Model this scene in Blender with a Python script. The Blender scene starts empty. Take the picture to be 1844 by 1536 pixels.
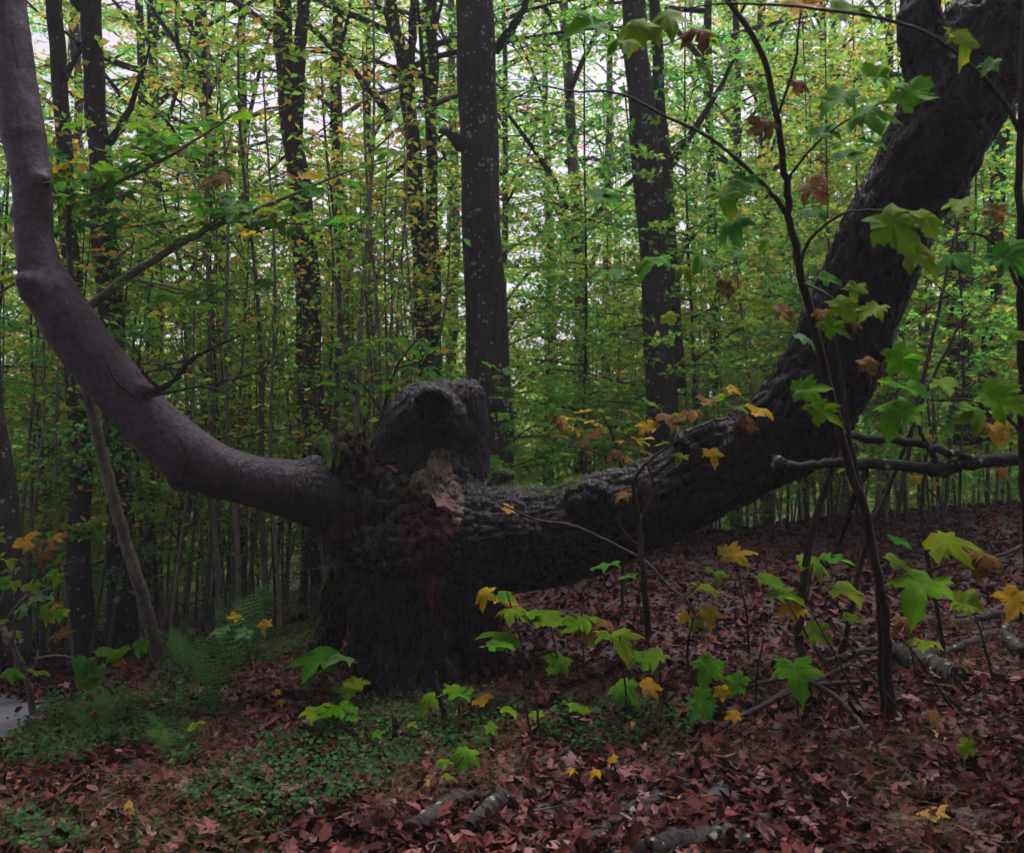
import bpy, math, random
import numpy as np
from mathutils import Vector, noise as mnoise
R = math.radians
random.seed(11); rng = np.random.default_rng(11)
scene = bpy.context.scene
COL = scene.collection

# ------------------------------------------------------------------ camera
F = 1597.0                      # focal length in photo pixels (photo is 1844 x 1536)
CAM = np.array([0.0, 0.0, 1.5])
PITCH = math.atan((840-768)/F)
cam = bpy.data.objects.new('camera', bpy.data.cameras.new('camera')); COL.objects.link(cam)
cam.data.sensor_width = 36; cam.data.lens = 36*F/1844
cam.location = CAM; cam.rotation_euler = (math.pi/2+PITCH, 0, 0)
cam.data.clip_start = 0.05; cam.data.clip_end = 600
scene.camera = cam
cam.data.dof.use_dof = True; cam.data.dof.focus_distance = 5.9; cam.data.dof.aperture_fstop = 3.2
FW = np.array([0, math.cos(PITCH), math.sin(PITCH)]); UP = np.array([0, -math.sin(PITCH), math.cos(PITCH)])
def P(px, py, d):
    return CAM + d*(FW + np.array([1.0, 0, 0])*((px-922)/F) - UP*((py-768)/F))
def proj(V):
    q = np.asarray(V)-CAM; d = q@FW
    return 922+F*q[..., 0]/d, 768-F*(q@UP)/d, d

# ------------------------------------------------------------------ sky, sun, exposure
SUN_EL, SUN_AZ = 72, 20        # azimuth clockwise from +Y (behind the tree, to the right)
w = bpy.data.worlds.new('World'); scene.world = w; w.use_nodes = True
nt = w.node_tree; nt.nodes.clear()
sky = nt.nodes.new('ShaderNodeTexSky'); sky.sky_type = 'NISHITA'; sky.sun_disc = False
sky.sun_elevation = R(SUN_EL); sky.sun_rotation = R(SUN_AZ); sky.air_density = 1.0; sky.dust_density = 3.0
hs = nt.nodes.new('ShaderNodeHueSaturation'); hs.inputs['Saturation'].default_value = 0.10     # overcast: almost white
tint = nt.nodes.new('ShaderNodeMix'); tint.data_type = 'RGBA'; tint.blend_type = 'MULTIPLY'
tint.inputs[0].default_value = 1.0; tint.inputs[7].default_value = (1.0, 0.90, 1.10, 1)
bg = nt.nodes.new('ShaderNodeBackground'); bg.inputs[1].default_value = 0.07
out = nt.nodes.new('ShaderNodeOutputWorld')
nt.links.new(sky.outputs[0], hs.inputs['Color']); nt.links.new(hs.outputs[0], tint.inputs[6])
nt.links.new(tint.outputs[2], bg.inputs[0]); nt.links.new(bg.outputs[0], out.inputs[0])
sl = bpy.data.lights.new('sun', 'SUN'); sl.energy = 4.5; sl.angle = R(45); sl.color = (1.0, 0.93, 0.99)
so = bpy.data.objects.new('sun', sl); COL.objects.link(so); so.location = (6, 12, 25)
sd = Vector((math.sin(R(SUN_AZ))*math.cos(R(SUN_EL)), math.cos(R(SUN_AZ))*math.cos(R(SUN_EL)), math.sin(R(SUN_EL))))
so.rotation_euler = (-sd).to_track_quat('-Z', 'Y').to_euler()
scene.view_settings.view_transform = 'Standard'; scene.view_settings.look = 'None'
scene.view_settings.exposure = 1.42; scene.view_settings.gamma = 1
scene.render.engine = 'CYCLES'
cy = scene.cycles
cy.max_bounces = 5; cy.diffuse_bounces = 4; cy.glossy_bounces = 1; cy.transmission_bounces = 4; cy.transparent_max_bounces = 4
cy.use_denoising = True; cy.use_adaptive_sampling = True; cy.adaptive_threshold = 0.02
cy.caustics_reflective = False; cy.caustics_refractive = False

# ------------------------------------------------------------------ materials
def mat(name):
    m = bpy.data.materials.new(name); m.use_nodes = True
    n = m.node_tree.nodes; l = m.node_tree.links
    return m, n, l, n['Principled BSDF'], n['Material Output']
def ramp(n, stops, interp='LINEAR'):
    r = n.new('ShaderNodeValToRGB'); cr = r.color_ramp; cr.interpolation = interp
    while len(cr.elements) < len(stops): cr.elements.new(0.5)
    for e, (p, c) in zip(cr.elements, stops): e.position = p; e.color = (*c, 1)
    return r
def tex(n, l, kind, scale, vec=None, **kw):
    t = n.new(kind); t.inputs['Scale'].default_value = scale
    for k, v in kw.items(): t.inputs[k].default_value = v
    if vec is not None: l.new(vec, t.inputs['Vector'])
    return t
def mixc(n, l, fac, a, b, mode='MIX'):
    x = n.new('ShaderNodeMix'); x.data_type = 'RGBA'; x.blend_type = mode
    for s, v in ((0, fac), (6, a), (7, b)):
        if isinstance(v, (int, float)): x.inputs[s].default_value = v
        elif isinstance(v, tuple): x.inputs[s].default_value = (*v, 1)
        else: l.new(v, x.inputs[s])
    return x.outputs[2]
def bump(n, l, b, h, s, d):
    x = n.new('ShaderNodeBump'); x.inputs['Strength'].default_value = s; x.inputs['Distance'].default_value = d
    l.new(h, x.inputs['Height']); l.new(x.outputs[0], b.inputs['Normal'])

def leaf_mat(name, stops, island=True, trans=0.55, blotch=None, rough=0.5, tgain=2.6, vein=None):
    m, n, l, b, o = mat(name)
    if island:
        g = n.new('ShaderNodeNewGeometry'); rnd = g.outputs['Random Per Island']
        oi = n.new('ShaderNodeObjectInfo')
        ad = n.new('ShaderNodeMath'); ad.operation = 'MULTIPLY_ADD'; l.new(oi.outputs['Random'], ad.inputs[0]); ad.inputs[1].default_value = 0.3; ad.inputs[2].default_value = -0.15
        a2 = n.new('ShaderNodeMath'); a2.operation = 'ADD'; l.new(rnd, a2.inputs[0]); l.new(ad.outputs[0], a2.inputs[1]); rnd = a2.outputs[0]
    else:
        oi = n.new('ShaderNodeObjectInfo'); rnd = oi.outputs['Random']
    r = ramp(n, stops); l.new(rnd, r.inputs[0]); c = r.outputs[0]
    tc = n.new('ShaderNodeTexCoord')
    if blotch:
        nz = tex(n, l, 'ShaderNodeTexNoise', blotch[1], tc.outputs['Object'], Detail=3.0)
        rr = ramp(n, [(blotch[2], (0, 0, 0)), (blotch[2]+0.08, (1, 1, 1))]); l.new(nz.outputs[0], rr.inputs[0])
        c = mixc(n, l, rr.outputs[0], c, blotch[0])
    if vein:
        sx = n.new('ShaderNodeSeparateXYZ'); l.new(tc.outputs['Object'], sx.inputs[0])
        def mth(op, a_, b_v):
            q = n.new('ShaderNodeMath'); q.operation = op
            for i_, v_ in ((0, a_), (1, b_v)):
                if isinstance(v_, (int, float)): q.inputs[i_].default_value = v_
                else: l.new(v_, q.inputs[i_])
            return q.outputs[0]
        ang = mth('ARCTAN2', sx.outputs[0], sx.outputs[1]); ln = n.new('ShaderNodeVectorMath'); ln.operation = 'LENGTH'; l.new(tc.outputs['Object'], ln.inputs[0])
        dst = mth('MULTIPLY', mth('PINGPONG', ang, .42), ln.outputs['Value']); vr = ramp(n, [(.008, (1, 1, 1)), (.022, (0, 0, 0))]); l.new(dst, vr.inputs[0])
        ed = tex(n, l, 'ShaderNodeTexNoise', 2.2, tc.outputs['Object'], Detail=2.0); er = ramp(n, [(.35, (.68, .72, .7)), (.65, (1.15, 1.12, 1.0))]); l.new(ed.outputs[0], er.inputs[0]); c = mixc(n, l, 1.0, c, er.outputs[0], 'MULTIPLY')
        c = mixc(n, l, mixc(n, l, 1.0, vr.outputs[0], (.3, .3, .3), 'MULTIPLY'), c, vein)
    l.new(c, b.inputs['Base Color']); b.inputs['Roughness'].default_value = rough; b.inputs['Specular IOR Level'].default_value = 0.02
    if trans > 0:
        t = n.new('ShaderNodeBsdfTranslucent')
        cc = mixc(n, l, 1.0, c, (tgain, tgain, tgain*0.75), 'MULTIPLY'); l.new(cc, t.inputs[0])
        mx = n.new('ShaderNodeMixShader'); mx.inputs[0].default_value = trans
        l.new(b.outputs[0], mx.inputs[1]); l.new(t.outputs[0], mx.inputs[2]); l.new(mx.outputs[0], o.inputs[0])
    return m

M = {}
M['beech_leaf'] = leaf_mat('beech_leaf', [(0.0, (.060, .155, .026)), (.4, (.095, .205, .030)), (.80, (.14, .225, .034)), (.96, (.24, .23, .04)), (1, (.30, .18, .045))])
M['beech_leaf_gold'] = leaf_mat('beech_leaf_gold', [(0.0, (.075, .175, .03)), (.55, (.14, .215, .034)), (.85, (.27, .225, .04)), (1, (.33, .16, .045))])
M['beech_leaf_green'] = leaf_mat('beech_leaf_green', [(0.0, (.035, .15, .035)), (.6, (.065, .20, .037)), (.93, (.11, .22, .035)), (1, (.25, .21, .035))])
M['leaf_green'] = leaf_mat('maple_leaf_green', [(0, (.03, .13, .004)), (.6, (.05, .155, .005)), (1, (.075, .165, .005))], False, .5, ((.09, .055, .015), 6, .63), tgain=1.75, vein=(.13, .20, .05))
M['leaf_lime'] = leaf_mat('maple_leaf_lime', [(0, (.07, .16, .005)), (1, (.115, .165, .006))], False, .5, ((.17, .11, .02), 4.5, .58), tgain=1.75, vein=(.17, .20, .05))
M['leaf_deep'] = leaf_mat('maple_leaf_deep', [(0, (.018, .105, .010)), (1, (.036, .13, .013))], False, .5, tgain=1.75, vein=(.08, .17, .05))
M['leaf_yellow'] = leaf_mat('maple_leaf_yellow', [(0, (.28, .20, .012)), (1, (.32, .17, .012))], False, .5, ((.16, .065, .015), 5, .60), tgain=1.75, vein=(.36, .28, .06))
M['leaf_brown'] = leaf_mat('maple_leaf_brown', [(0, (.09, .05, .016)), (1, (.15, .08, .025))], False, .35, ((.05, .022, .01), 5, .52), tgain=1.75, vein=(.06, .03, .012))
M['leaf_pale'] = leaf_mat('maple_leaf_pale', [(0, (.06, .125, .03)), (1, (.07, .14, .055))], False, .3, tgain=1.75, vein=(.14, .19, .11))
LIT = [(0, (.009, .004, .004)), (.25, (.027, .008, .007)), (.55, (.056, .015, .013)), (.78, (.090, .028, .024)), (.92, (.13, .058, .053)), (.98, (.18, .11, .11)), (1, (.16, .08, .016))]
M['litter'] = leaf_mat('leaf_litter', LIT, True, .0, ((.02, .008, .007), 38, .58), rough=.5)
M['fallen_red'] = leaf_mat('fallen_red', [(0, (.032, .010, .009)), (1, (.070, .023, .019))], False, .0, ((.05, .02, .015), 20, .6), .42)
M['fallen_tan'] = leaf_mat('fallen_tan', [(0, (.085, .040, .036)), (1, (.15, .085, .08))], False, .0, ((.16, .07, .05), 20, .6), .42)
M['fallen_gold'] = leaf_mat('fallen_gold', [(0, (.18, .10, .018)), (1, (.22, .14, .03))], False, .0, ((.18, .08, .03), 20, .6), .5)
M['grass_dry'] = leaf_mat('dry_grass', [(0, (.05, .034, .02)), (.6, (.10, .07, .04)), (1, (.17, .12, .075))], True, .2)
M['grass_green'] = leaf_mat('green_grass', [(0, (.02, .05, .013)), (.7, (.04, .08, .02)), (1, (.09, .11, .035))], True, .3)
M['cover'] = leaf_mat('ground_cover', [(0, (.012, .040, .013)), (.6, (.022, .060, .018)), (1, (.045, .09, .025))], True, .3)
M['fern'] = leaf_mat('fern', [(0, (.030, .085, .022)), (1, (.05, .115, .03))], True, .4)
M['moss'] = leaf_mat('moss', [(0, (.05, .10, .012)), (1, (.10, .17, .02))], True, .3)

def bark_mat(name, dark, lite, speck=None, moss=0.0, scale=1.0, bumpd=.012, streak=.25, rough=.75):
    m, n, l, b, o = mat(name)
    tc = n.new('ShaderNodeTexCoord'); mp = n.new('ShaderNodeMapping'); mp.inputs['Scale'].default_value = (1, 1, streak)
    l.new(tc.outputs['Object'], mp.inputs[0])
    nz = tex(n, l, 'ShaderNodeTexNoise', 16*scale, mp.outputs[0], Detail=8.0, Roughness=.65)
    big = tex(n, l, 'ShaderNodeTexNoise', 2.2*scale, tc.outputs['Object'], Detail=4.0)
    r1 = ramp(n, [(.36, dark), (.68, lite)]); l.new(nz.outputs[0], r1.inputs[0])
    r2 = ramp(n, [(.35, (.5, .5, .5)), (.65, (1.25, 1.25, 1.25))]); l.new(big.outputs[0], r2.inputs[0])
    c = mixc(n, l, .8, r1.outputs[0], r2.outputs[0], 'MULTIPLY')
    if speck:
        vo = tex(n, l, 'ShaderNodeTexVoronoi', speck[1], tc.outputs['Object'], Randomness=1.0)
        wv_ = mixc(n, l, .05, tc.outputs['Object'], nz.outputs['Color'], 'ADD'); l.new(wv_, vo.inputs['Vector']); n2 = tex(n, l, 'ShaderNodeTexNoise', 6.0, tc.outputs['Object'], Detail=3.0)
        md = n.new('ShaderNodeMath'); md.operation = 'MULTIPLY_ADD'; l.new(n2.outputs[0], md.inputs[0]); md.inputs[1].default_value = 1.9; md.inputs[2].default_value = -.72
        ls = n.new('ShaderNodeMath'); ls.operation = 'LESS_THAN'; l.new(vo.outputs['Distance'], ls.inputs[0]); l.new(md.outputs[0], ls.inputs[1])
        sp = n.new('ShaderNodeSeparateColor'); l.new(vo.outputs['Color'], sp.inputs[0])
        gt = n.new('ShaderNodeMath'); gt.operation = 'GREATER_THAN'; l.new(sp.outputs[0], gt.inputs[0]); gt.inputs[1].default_value = speck[2]
        mu = n.new('ShaderNodeMath'); mu.operation = 'MULTIPLY'; l.new(ls.outputs[0], mu.inputs[0]); l.new(gt.outputs[0], mu.inputs[1])
        c = mixc(n, l, mu.outputs[0], c, speck[0])
    if moss > 0:
        g = n.new('ShaderNodeNewGeometry'); sx = n.new('ShaderNodeSeparateXYZ'); l.new(g.outputs['Normal'], sx.inputs[0])
        nm = tex(n, l, 'ShaderNodeTexNoise', 5.0, tc.outputs['Object'], Detail=5.0)
        ad = n.new('ShaderNodeMath'); ad.operation = 'MULTIPLY'; l.new(sx.outputs[2], ad.inputs[0]); l.new(nm.outputs[0], ad.inputs[1])
        rr = ramp(n, [(.42, (0, 0, 0)), (.56, (moss, moss, moss))]); l.new(ad.outputs[0], rr.inputs[0])
        c = mixc(n, l, rr.outputs[0], c, (.035, .06, .014))
    l.new(c, b.inputs['Base Color']); b.inputs['Roughness'].default_value = rough; b.inputs['Specular IOR Level'].default_value = .12
    bump(n, l, b, nz.outputs[0], .8, bumpd)
    return m
def hero_bark(name, blend=False, gain=1.0):
    """furrowed dark bark; on the smooth limb it gives way, away from the trunk, to finer violet-grey bark"""
    m, n, l, b, o = mat(name); tc = n.new('ShaderNodeTexCoord'); mp = n.new('ShaderNodeMapping'); mp.inputs['Scale'].default_value = (1, 1, .22); l.new(tc.outputs['Object'], mp.inputs[0])
    wn = tex(n, l, 'ShaderNodeTexNoise', 7, mp.outputs[0], Detail=4.0); wv = mixc(n, l, .22, mp.outputs[0], wn.outputs['Color'], 'ADD')
    vo = n.new('ShaderNodeTexVoronoi'); vo.feature = 'DISTANCE_TO_EDGE'; vo.inputs['Scale'].default_value = 20; l.new(wv, vo.inputs['Vector'])
    cr = ramp(n, [(0, (0, 0, 0)), (.10, (.6, .6, .6)), (.3, (1, 1, 1))]); l.new(vo.outputs['Distance'], cr.inputs[0])
    nz = tex(n, l, 'ShaderNodeTexNoise', 34, mp.outputs[0], Detail=8.0, Roughness=.7); big = tex(n, l, 'ShaderNodeTexNoise', 2.6, tc.outputs['Object'], Detail=5.0)
    r1 = ramp(n, [(.36, (.0012*gain, .0010*gain, .0012*gain)), (.55, (.010*gain, .008*gain, .0095*gain)), (.74, (.048*gain, .039*gain, .046*gain))]); l.new(nz.outputs[0], r1.inputs[0])
    c = mixc(n, l, .6, r1.outputs[0], cr.outputs[0], 'MULTIPLY')
    r2 = ramp(n, [(.38, (.45, .45, .45)), (.66, (1.5, 1.45, 1.5))]); l.new(big.outputs[0], r2.inputs[0]); c = mixc(n, l, .9, c, r2.outputs[0], 'MULTIPLY')
    li = tex(n, l, 'ShaderNodeTexNoise', 11, tc.outputs['Object'], Detail=6.0, Roughness=.75); rl_ = ramp(n, [(.66, (0, 0, 0)), (.72, (.7, .7, .7))]); l.new(li.outputs[0], rl_.inputs[0]); c = mixc(n, l, rl_.outputs[0], c, (.055, .052, .056))
    hgt = mixc(n, l, .68, cr.outputs[0], nz.outputs['Color']); rough = .5
    if blend:
        fn = tex(n, l, 'ShaderNodeTexNoise', 26, tc.outputs['Object'], Detail=9.0, Roughness=.72); st = tex(n, l, 'ShaderNodeTexNoise', 3.4, tc.outputs['Object'], Detail=6.0, Roughness=.65)
        q1 = ramp(n, [(.32, (.020, .014, .019)), (.68, (.075, .056, .076))]); l.new(fn.outputs[0], q1.inputs[0]); q2 = ramp(n, [(.36, (.42, .40, .42)), (.5, (1, 1, 1)), (.68, (1.35, 1.3, 1.35))]); l.new(st.outputs[0], q2.inputs[0])
        c2 = mixc(n, l, .95, q1.outputs[0], q2.outputs[0], 'MULTIPLY'); 
        sx = n.new('ShaderNodeSeparateXYZ'); l.new(tc.outputs['Object'], sx.inputs[0]); ad = n.new('ShaderNodeMath'); ad.operation = 'MULTIPLY_ADD'; l.new(big.outputs[0], ad.inputs[0]); ad.inputs[1].default_value = 1.6; l.new(sx.outputs[0], ad.inputs[2])
        mr = n.new('ShaderNodeMapRange'); mr.inputs['From Min'].default_value = .25; mr.inputs['From Max'].default_value = -.75; l.new(ad.outputs[0], mr.inputs['Value'])
        c = mixc(n, l, mr.outputs[0], c, c2); hgt = mixc(n, l, mr.outputs[0], hgt, mixc(n, l, .3, fn.outputs['Color'], (.5, .5, .5)))
    else:
        g = n.new('ShaderNodeNewGeometry'); sx = n.new('ShaderNodeSeparateXYZ'); l.new(g.outputs['Normal'], sx.inputs[0]); nm = tex(n, l, 'ShaderNodeTexNoise', 5, tc.outputs['Object'], Detail=5.0)
        ad = n.new('ShaderNodeMath'); ad.operation = 'MULTIPLY'; l.new(sx.outputs[2], ad.inputs[0]); l.new(nm.outputs[0], ad.inputs[1]); rr_ = ramp(n, [(.46, (0, 0, 0)), (.60, (.4, .4, .4))]); l.new(ad.outputs[0], rr_.inputs[0]); c = mixc(n, l, rr_.outputs[0], c, (.03, .05, .014))
    l.new(c, b.inputs['Base Color']); b.inputs['Roughness'].default_value = rough; b.inputs['Specular IOR Level'].default_value = .16; bump(n, l, b, hgt, 1.0, .024); return m
M['hero'] = hero_bark('old_beech_bark'); M['burl'] = hero_bark('burl_bark', False, 2.0); M['hero_smooth'] = hero_bark('smooth_beech_bark', True)
M['beech'] = bark_mat('grey_beech_bark', (.014, .012, .012), (.042, .036, .036), ((.17, .17, .165), 22, .62), 0, 1.0, .012, .25)
M['beech_pale'] = bark_mat('pale_beech_bark', (.060, .055, .05), (.15, .135, .12), ((.28, .28, .26), 14, .7), 0, 1.0, .012, .25)
M['beech_mossy'] = bark_mat('mossy_beech_bark', (.017, .019, .012), (.046, .050, .030), ((.2, .2, .17), 16, .75), 0, 1.0, .012, .25)
M['twig'] = bark_mat('twig_bark', (.018, .013, .012), (.050, .038, .034), None, 0, 3, .004, .3)
M['twig_mid'] = bark_mat('grey_twig_bark', (.035, .030, .028), (.095, .082, .076), None, 0, 3, .004, .3)
M['twig_pale'] = bark_mat('pale_twig_bark', (.085, .07, .06), (.17, .145, .13), None, 0, 3, .004, .3)
M['dead'] = bark_mat('dead_wood', (.006, .005, .005), (.034, .028, .027), ((.16, .16, .15), 30, .75), .2, 3, .01, 1)
M['rot'] = bark_mat('rotten_wood', (.003, .0012, .0014), (.075, .026, .022), None, 0, 2.2, .05, .25)
M['stub'] = bark_mat('stub_wood', (.0015, .001, .001), (.040, .018, .017), None, 0, 1.4, .06, .12)
M['torn'] = bark_mat('torn_wood', (.014, .010, .008), (.30, .235, .18), None, 0, 2.2, .05, .25)
def ground_mat():
    m, n, l, b, o = mat('forest_soil'); tc = n.new('ShaderNodeTexCoord')
    nz = tex(n, l, 'ShaderNodeTexNoise', 9, tc.outputs['Object'], Detail=8.0); n2 = tex(n, l, 'ShaderNodeTexVoronoi', 22, tc.outputs['Object'])
    r1 = ramp(n, [(.3, (.008, .004, .004)), (.6, (.026, .011, .009)), (.8, (.05, .024, .02))]); l.new(nz.outputs[0], r1.inputs[0])
    c = mixc(n, l, .35, r1.outputs[0], n2.outputs['Color'], 'OVERLAY'); l.new(c, b.inputs['Base Color']); b.inputs['Roughness'].default_value = .85
    bump(n, l, b, n2.outputs[0], .6, .02); return m
M['ground'] = ground_mat()
def path_mat():
    m, n, l, b, o = mat('gravel_path'); tc = n.new('ShaderNodeTexCoord')
    nz = tex(n, l, 'ShaderNodeTexNoise', 60, tc.outputs['Object'], Detail=6.0)
    r1 = ramp(n, [(.3, (.06, .058, .068)), (.7, (.085, .083, .098))]); l.new(nz.outputs[0], r1.inputs[0]); l.new(r1.outputs[0], b.inputs['Base Color'])
    b.inputs['Roughness'].default_value = .8; bump(n, l, b, nz.outputs[0], .5, .01); return m
M['path'] = path_mat()

# ------------------------------------------------------------------ mesh helpers
def mk(name, V, faces, m, smooth=True):
    """faces: list of integer arrays (n,k)"""
    me = bpy.data.meshes.new(name); V = np.asarray(V, np.float32)
    faces = [np.asarray(f, np.int32) for f in faces if len(f)]
    me.vertices.add(len(V)); me.vertices.foreach_set('co', V.ravel())
    loops = np.concatenate([f.ravel() for f in faces]); tot = np.concatenate([np.full(len(f), f.shape[1], np.int32) for f in faces])
    me.loops.add(len(loops)); me.loops.foreach_set('vertex_index', loops)
    me.polygons.add(len(tot)); st = np.concatenate([[0], np.cumsum(tot)[:-1]]).astype(np.int32)
    me.polygons.foreach_set('loop_start', st); me.polygons.foreach_set('loop_total', tot)
    me.polygons.foreach_set('use_smooth', np.full(len(tot), smooth))
    me.update(calc_edges=True); me.materials.append(m); return me
def ob(name, me, parent=None, loc=None, rot=None, scale=None):
    o = bpy.data.objects.new(name, me); COL.objects.link(o)
    if parent is not None: o.parent = parent
    if loc is not None: o.location = loc
    if rot is not None: o.rotation_euler = rot
    if scale is not None: o.scale = (scale,)*3 if isinstance(scale, (int, float)) else scale
    return o
def thing(name, label, cat, loc=(0, 0, 0), group=None):
    o = ob(name, None, loc=tuple(loc)); o.empty_display_size = .1
    o['label'] = label; o['category'] = cat
    if group: o['group'] = group
    return o
class MB:
    def __init__(s): s.V = []; s.T = []; s.Q = []; s.n = 0
    def add(s, V, T=None, Q=None):
        if T is not None and len(T): s.T.append(np.asarray(T)+s.n)
        if Q is not None and len(Q): s.Q.append(np.asarray(Q)+s.n)
        s.V.append(np.asarray(V)); s.n += len(V)
    def tube(s, pts, rad, seg=8, cap=True, wob=0.0, seed=0):
        pts = np.asarray(pts, float); rad = np.asarray(rad, float)*np.ones(len(pts))
        tg = np.gradient(pts, axis=0); tg /= np.linalg.norm(tg, axis=1)[:, None]+1e-9
        a = np.array([1., 0, 0]) if abs(tg[0, 0]) < .8 else np.array([0, 1., 0])
        us = []
        for t in tg:
            a = a-t*(a@t); a /= np.linalg.norm(a)+1e-9; us.append(a.copy())
        us = np.array(us); vs = np.cross(tg, us)
        th = np.arange(seg)*2*np.pi/seg
        rr = rad[:, None]*np.ones(seg)
        if wob:
            k = np.arange(len(pts))[:, None]
            rr = rr*(1+wob*(np.sin(th*2+seed+k*.37)+.7*np.sin(th*3+seed*2.1-k*.23)+.8*np.sin(k*.9+seed*1.7)*np.cos(th+seed)))
        V = pts[:, None]+rr[..., None]*(np.cos(th)[None, :, None]*us[:, None]+np.sin(th)[None, :, None]*vs[:, None])
        n = len(pts); i, j = np.meshgrid(np.arange(n-1), np.arange(seg), indexing='ij'); j2 = (j+1) % seg
        Q = np.stack([i*seg+j, i*seg+j2, (i+1)*seg+j2, (i+1)*seg+j], -1).reshape(-1, 4); V = V.reshape(-1, 3)
        if cap:
            V = np.concatenate([V, pts[:1], pts[-1:]]); c = n*seg; jj = np.arange(seg); j3 = (jj+1) % seg
            T = np.concatenate([np.stack([np.full(seg, c), j3, jj], 1), np.stack([np.full(seg, c+1), (n-1)*seg+jj, (n-1)*seg+j3], 1)])
            s.add(V, T, Q)
        else: s.add(V, None, Q)
    def mesh(s, name, m, smooth=True):
        return mk(name, np.concatenate(s.V), [np.concatenate(x) for x in (s.T, s.Q) if x], m, smooth)
def crv(pts, n):
    """Catmull-Rom resample of any-dimension control points"""
    p = np.asarray(pts, float)
    if len(p) == 2: return p[0]+(p[1]-p[0])*np.linspace(0, 1, n)[:, None]
    q = np.concatenate([[2*p[0]-p[1]], p, [2*p[-1]-p[-2]]]); t = np.linspace(0, len(p)-1-1e-6, n); i = t.astype(int); f = (t-i)[:, None]
    a, b, c, d = q[i], q[i+1], q[i+2], q[i+3]
    return .5*(2*b+(c-a)*f+(2*a-5*b+4*c-d)*f**2+(3*b-a-3*c+d)*f**3)
def nrm(v): return v/(np.linalg.norm(v, axis=-1, keepdims=True)+1e-9)
def scatter(tv, tf, pos, nor, head, size, curl=None):
    """copies of a leaf template: normals nor, headings head"""
    fz = nrm(nor); fy = nrm(head-fz*np.sum(head*fz, 1, keepdims=True)); fx = np.cross(fy, fz)
    k = len(tv); z = tv[None, :, 2]*(curl[:, None] if curl is not None else 1.0)
    V = pos[:, None]+size[:, None, None]*(tv[None, :, 0, None]*fx[:, None]+tv[None, :, 1, None]*fy[:, None]+z[..., None]*fz[:, None])
    Fc = (tf[None]+(np.arange(len(pos))*k)[:, None, None]).reshape(-1, tf.shape[1])
    return V.reshape(-1, 3), Fc
LEAF_Q = (np.array([(0, 0, 0), (-.30, .5, .06), (0, 1, -.04), (.30, .5, .06)]), np.array([(0, 3, 2), (0, 2, 1)]))
LEAF_6 = (np.array([(0, 0, 0), (-.26, .28, .05), (-.24, .68, .07), (0, 1, .10), (.24, .68, .09), (.26, .28, .04), (0, .5, -.03)]),
          np.array([(0, 6, 1), (1, 6, 2), (2, 6, 3), (3, 6, 4), (4, 6, 5), (5, 6, 0)]))
HALF = [(0, 0), (.16, -.10), (.40, -.08), (.34, .06), (.46, .16), (.33, .22), (.52, .34), (.62, .56), (.44, .52), (.36, .60), (.20, .50), (.24, .66), (.17, .74), (.20, .84), (.08, .88), (0, 1.02)]
LITE = [(0, 0), (.34, -.10), (.30, .18), (.60, .52), (.22, .50), (.20, .80), (0, 1.0)]
def maple(half, fold=.18, droop=.35, jit=0, seed=0):
    rs = np.random.default_rng(seed); o = [(x, y) for x, y in half]+[(-x, y) for x, y in half[-2:0:-1]]
    o = np.array(o); o = o+rs.normal(0, jit, o.shape)*(np.abs(o[:, :1]) > .01)
    mid = .5*o+.5*np.array([0, .3])
    def z(q): x, y = q[:, 0], q[:, 1]; return fold*np.abs(x)-droop*((x**2)+(y-.3)**2)+.05*np.sin(9*x+seed)+.04*np.sin(8*y+seed*2)
    n = len(o); V2 = np.concatenate([o, mid, [[0, .3]]]); V = np.column_stack([V2, z(V2)])
    T = []; 
    for i in range(n):
        j = (i+1) % n; T += [(i, j, n+j), (i, n+j, n+i), (n+i, n+j, 2*n)]
    return V, np.array(T)
def maple_lite(seed=0, fold=.3, droop=.5):
    o = np.array([(x, y) for x, y in LITE]+[(-x, y) for x, y in LITE[-2:0:-1]]); n = len(o)
    V2 = np.concatenate([o, [[0, .3]]]); x, y = V2[:, 0], V2[:, 1]
    V = np.column_stack([V2, fold*np.abs(x)-droop*(x**2+(y-.3)**2)+.12*np.sin(7*x+seed)*np.cos(5*y+seed)])
    return V, np.array([(i, (i+1) % n, n) for i in range(n)])
def vn(x, y, z, f, seed=0.0):      # cheap smooth noise on arrays, about -1..1
    a = np.sin(x*f*1.7+seed+1.3*np.sin(y*f*1.1+seed*2))+np.sin(y*f*1.9-seed+1.1*np.sin(z*f*1.3+seed))+np.sin(z*f*1.6+seed*3+1.2*np.sin(x*f*1.2-seed))
    return a/3

# ------------------------------------------------------------------ terrain
CTRL = [(0, 1536, 3.45), (922, 1536, 3.45), (1844, 1536, 3.25), (-500, 1536, 3.5), (2350, 1536, 3.1), (100, 1340, 5.2), (480, 1340, 5.0), (757, 1248, 5.7), (300, 1190, 7.6), (540, 1140, 8.3),
        (700, 1120, 8.3), (930, 1090, 7.8), (1100, 1015, 9.2), (1300, 985, 9.8), (1500, 955, 10.2), (1844, 925, 10.2), (2300, 900, 10.2), (1844, 1260, 4.8), (2300, 1200, 4.9), (1500, 1160, 6.2), (1200, 1190, 5.8),
        (20, 1300, 6.1), (125, 1208, 8.8), (40, 1262, 7.3), (-400, 1320, 6.2), (-500, 1250, 8.6)]
pts = [P(*c) for c in CTRL]
pts += [np.array(p) for p in [(-8, 13, -1.1), (-3, 13, -.75), (1, 13.5, .1), (4, 14, .55), (9, 14, .9), (-12, 22, -1.4), (0, 22, -1.0), (12, 22, -.3), (-6, 0, -.1), (0, 0, 0), (6, 0, .5), (-8, -8, -.2), (8, -8, .5), (-14, 5, -.5), (14, 5, 1.3), (-12, 40, -1.2), (14, 40, 0)]]
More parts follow.
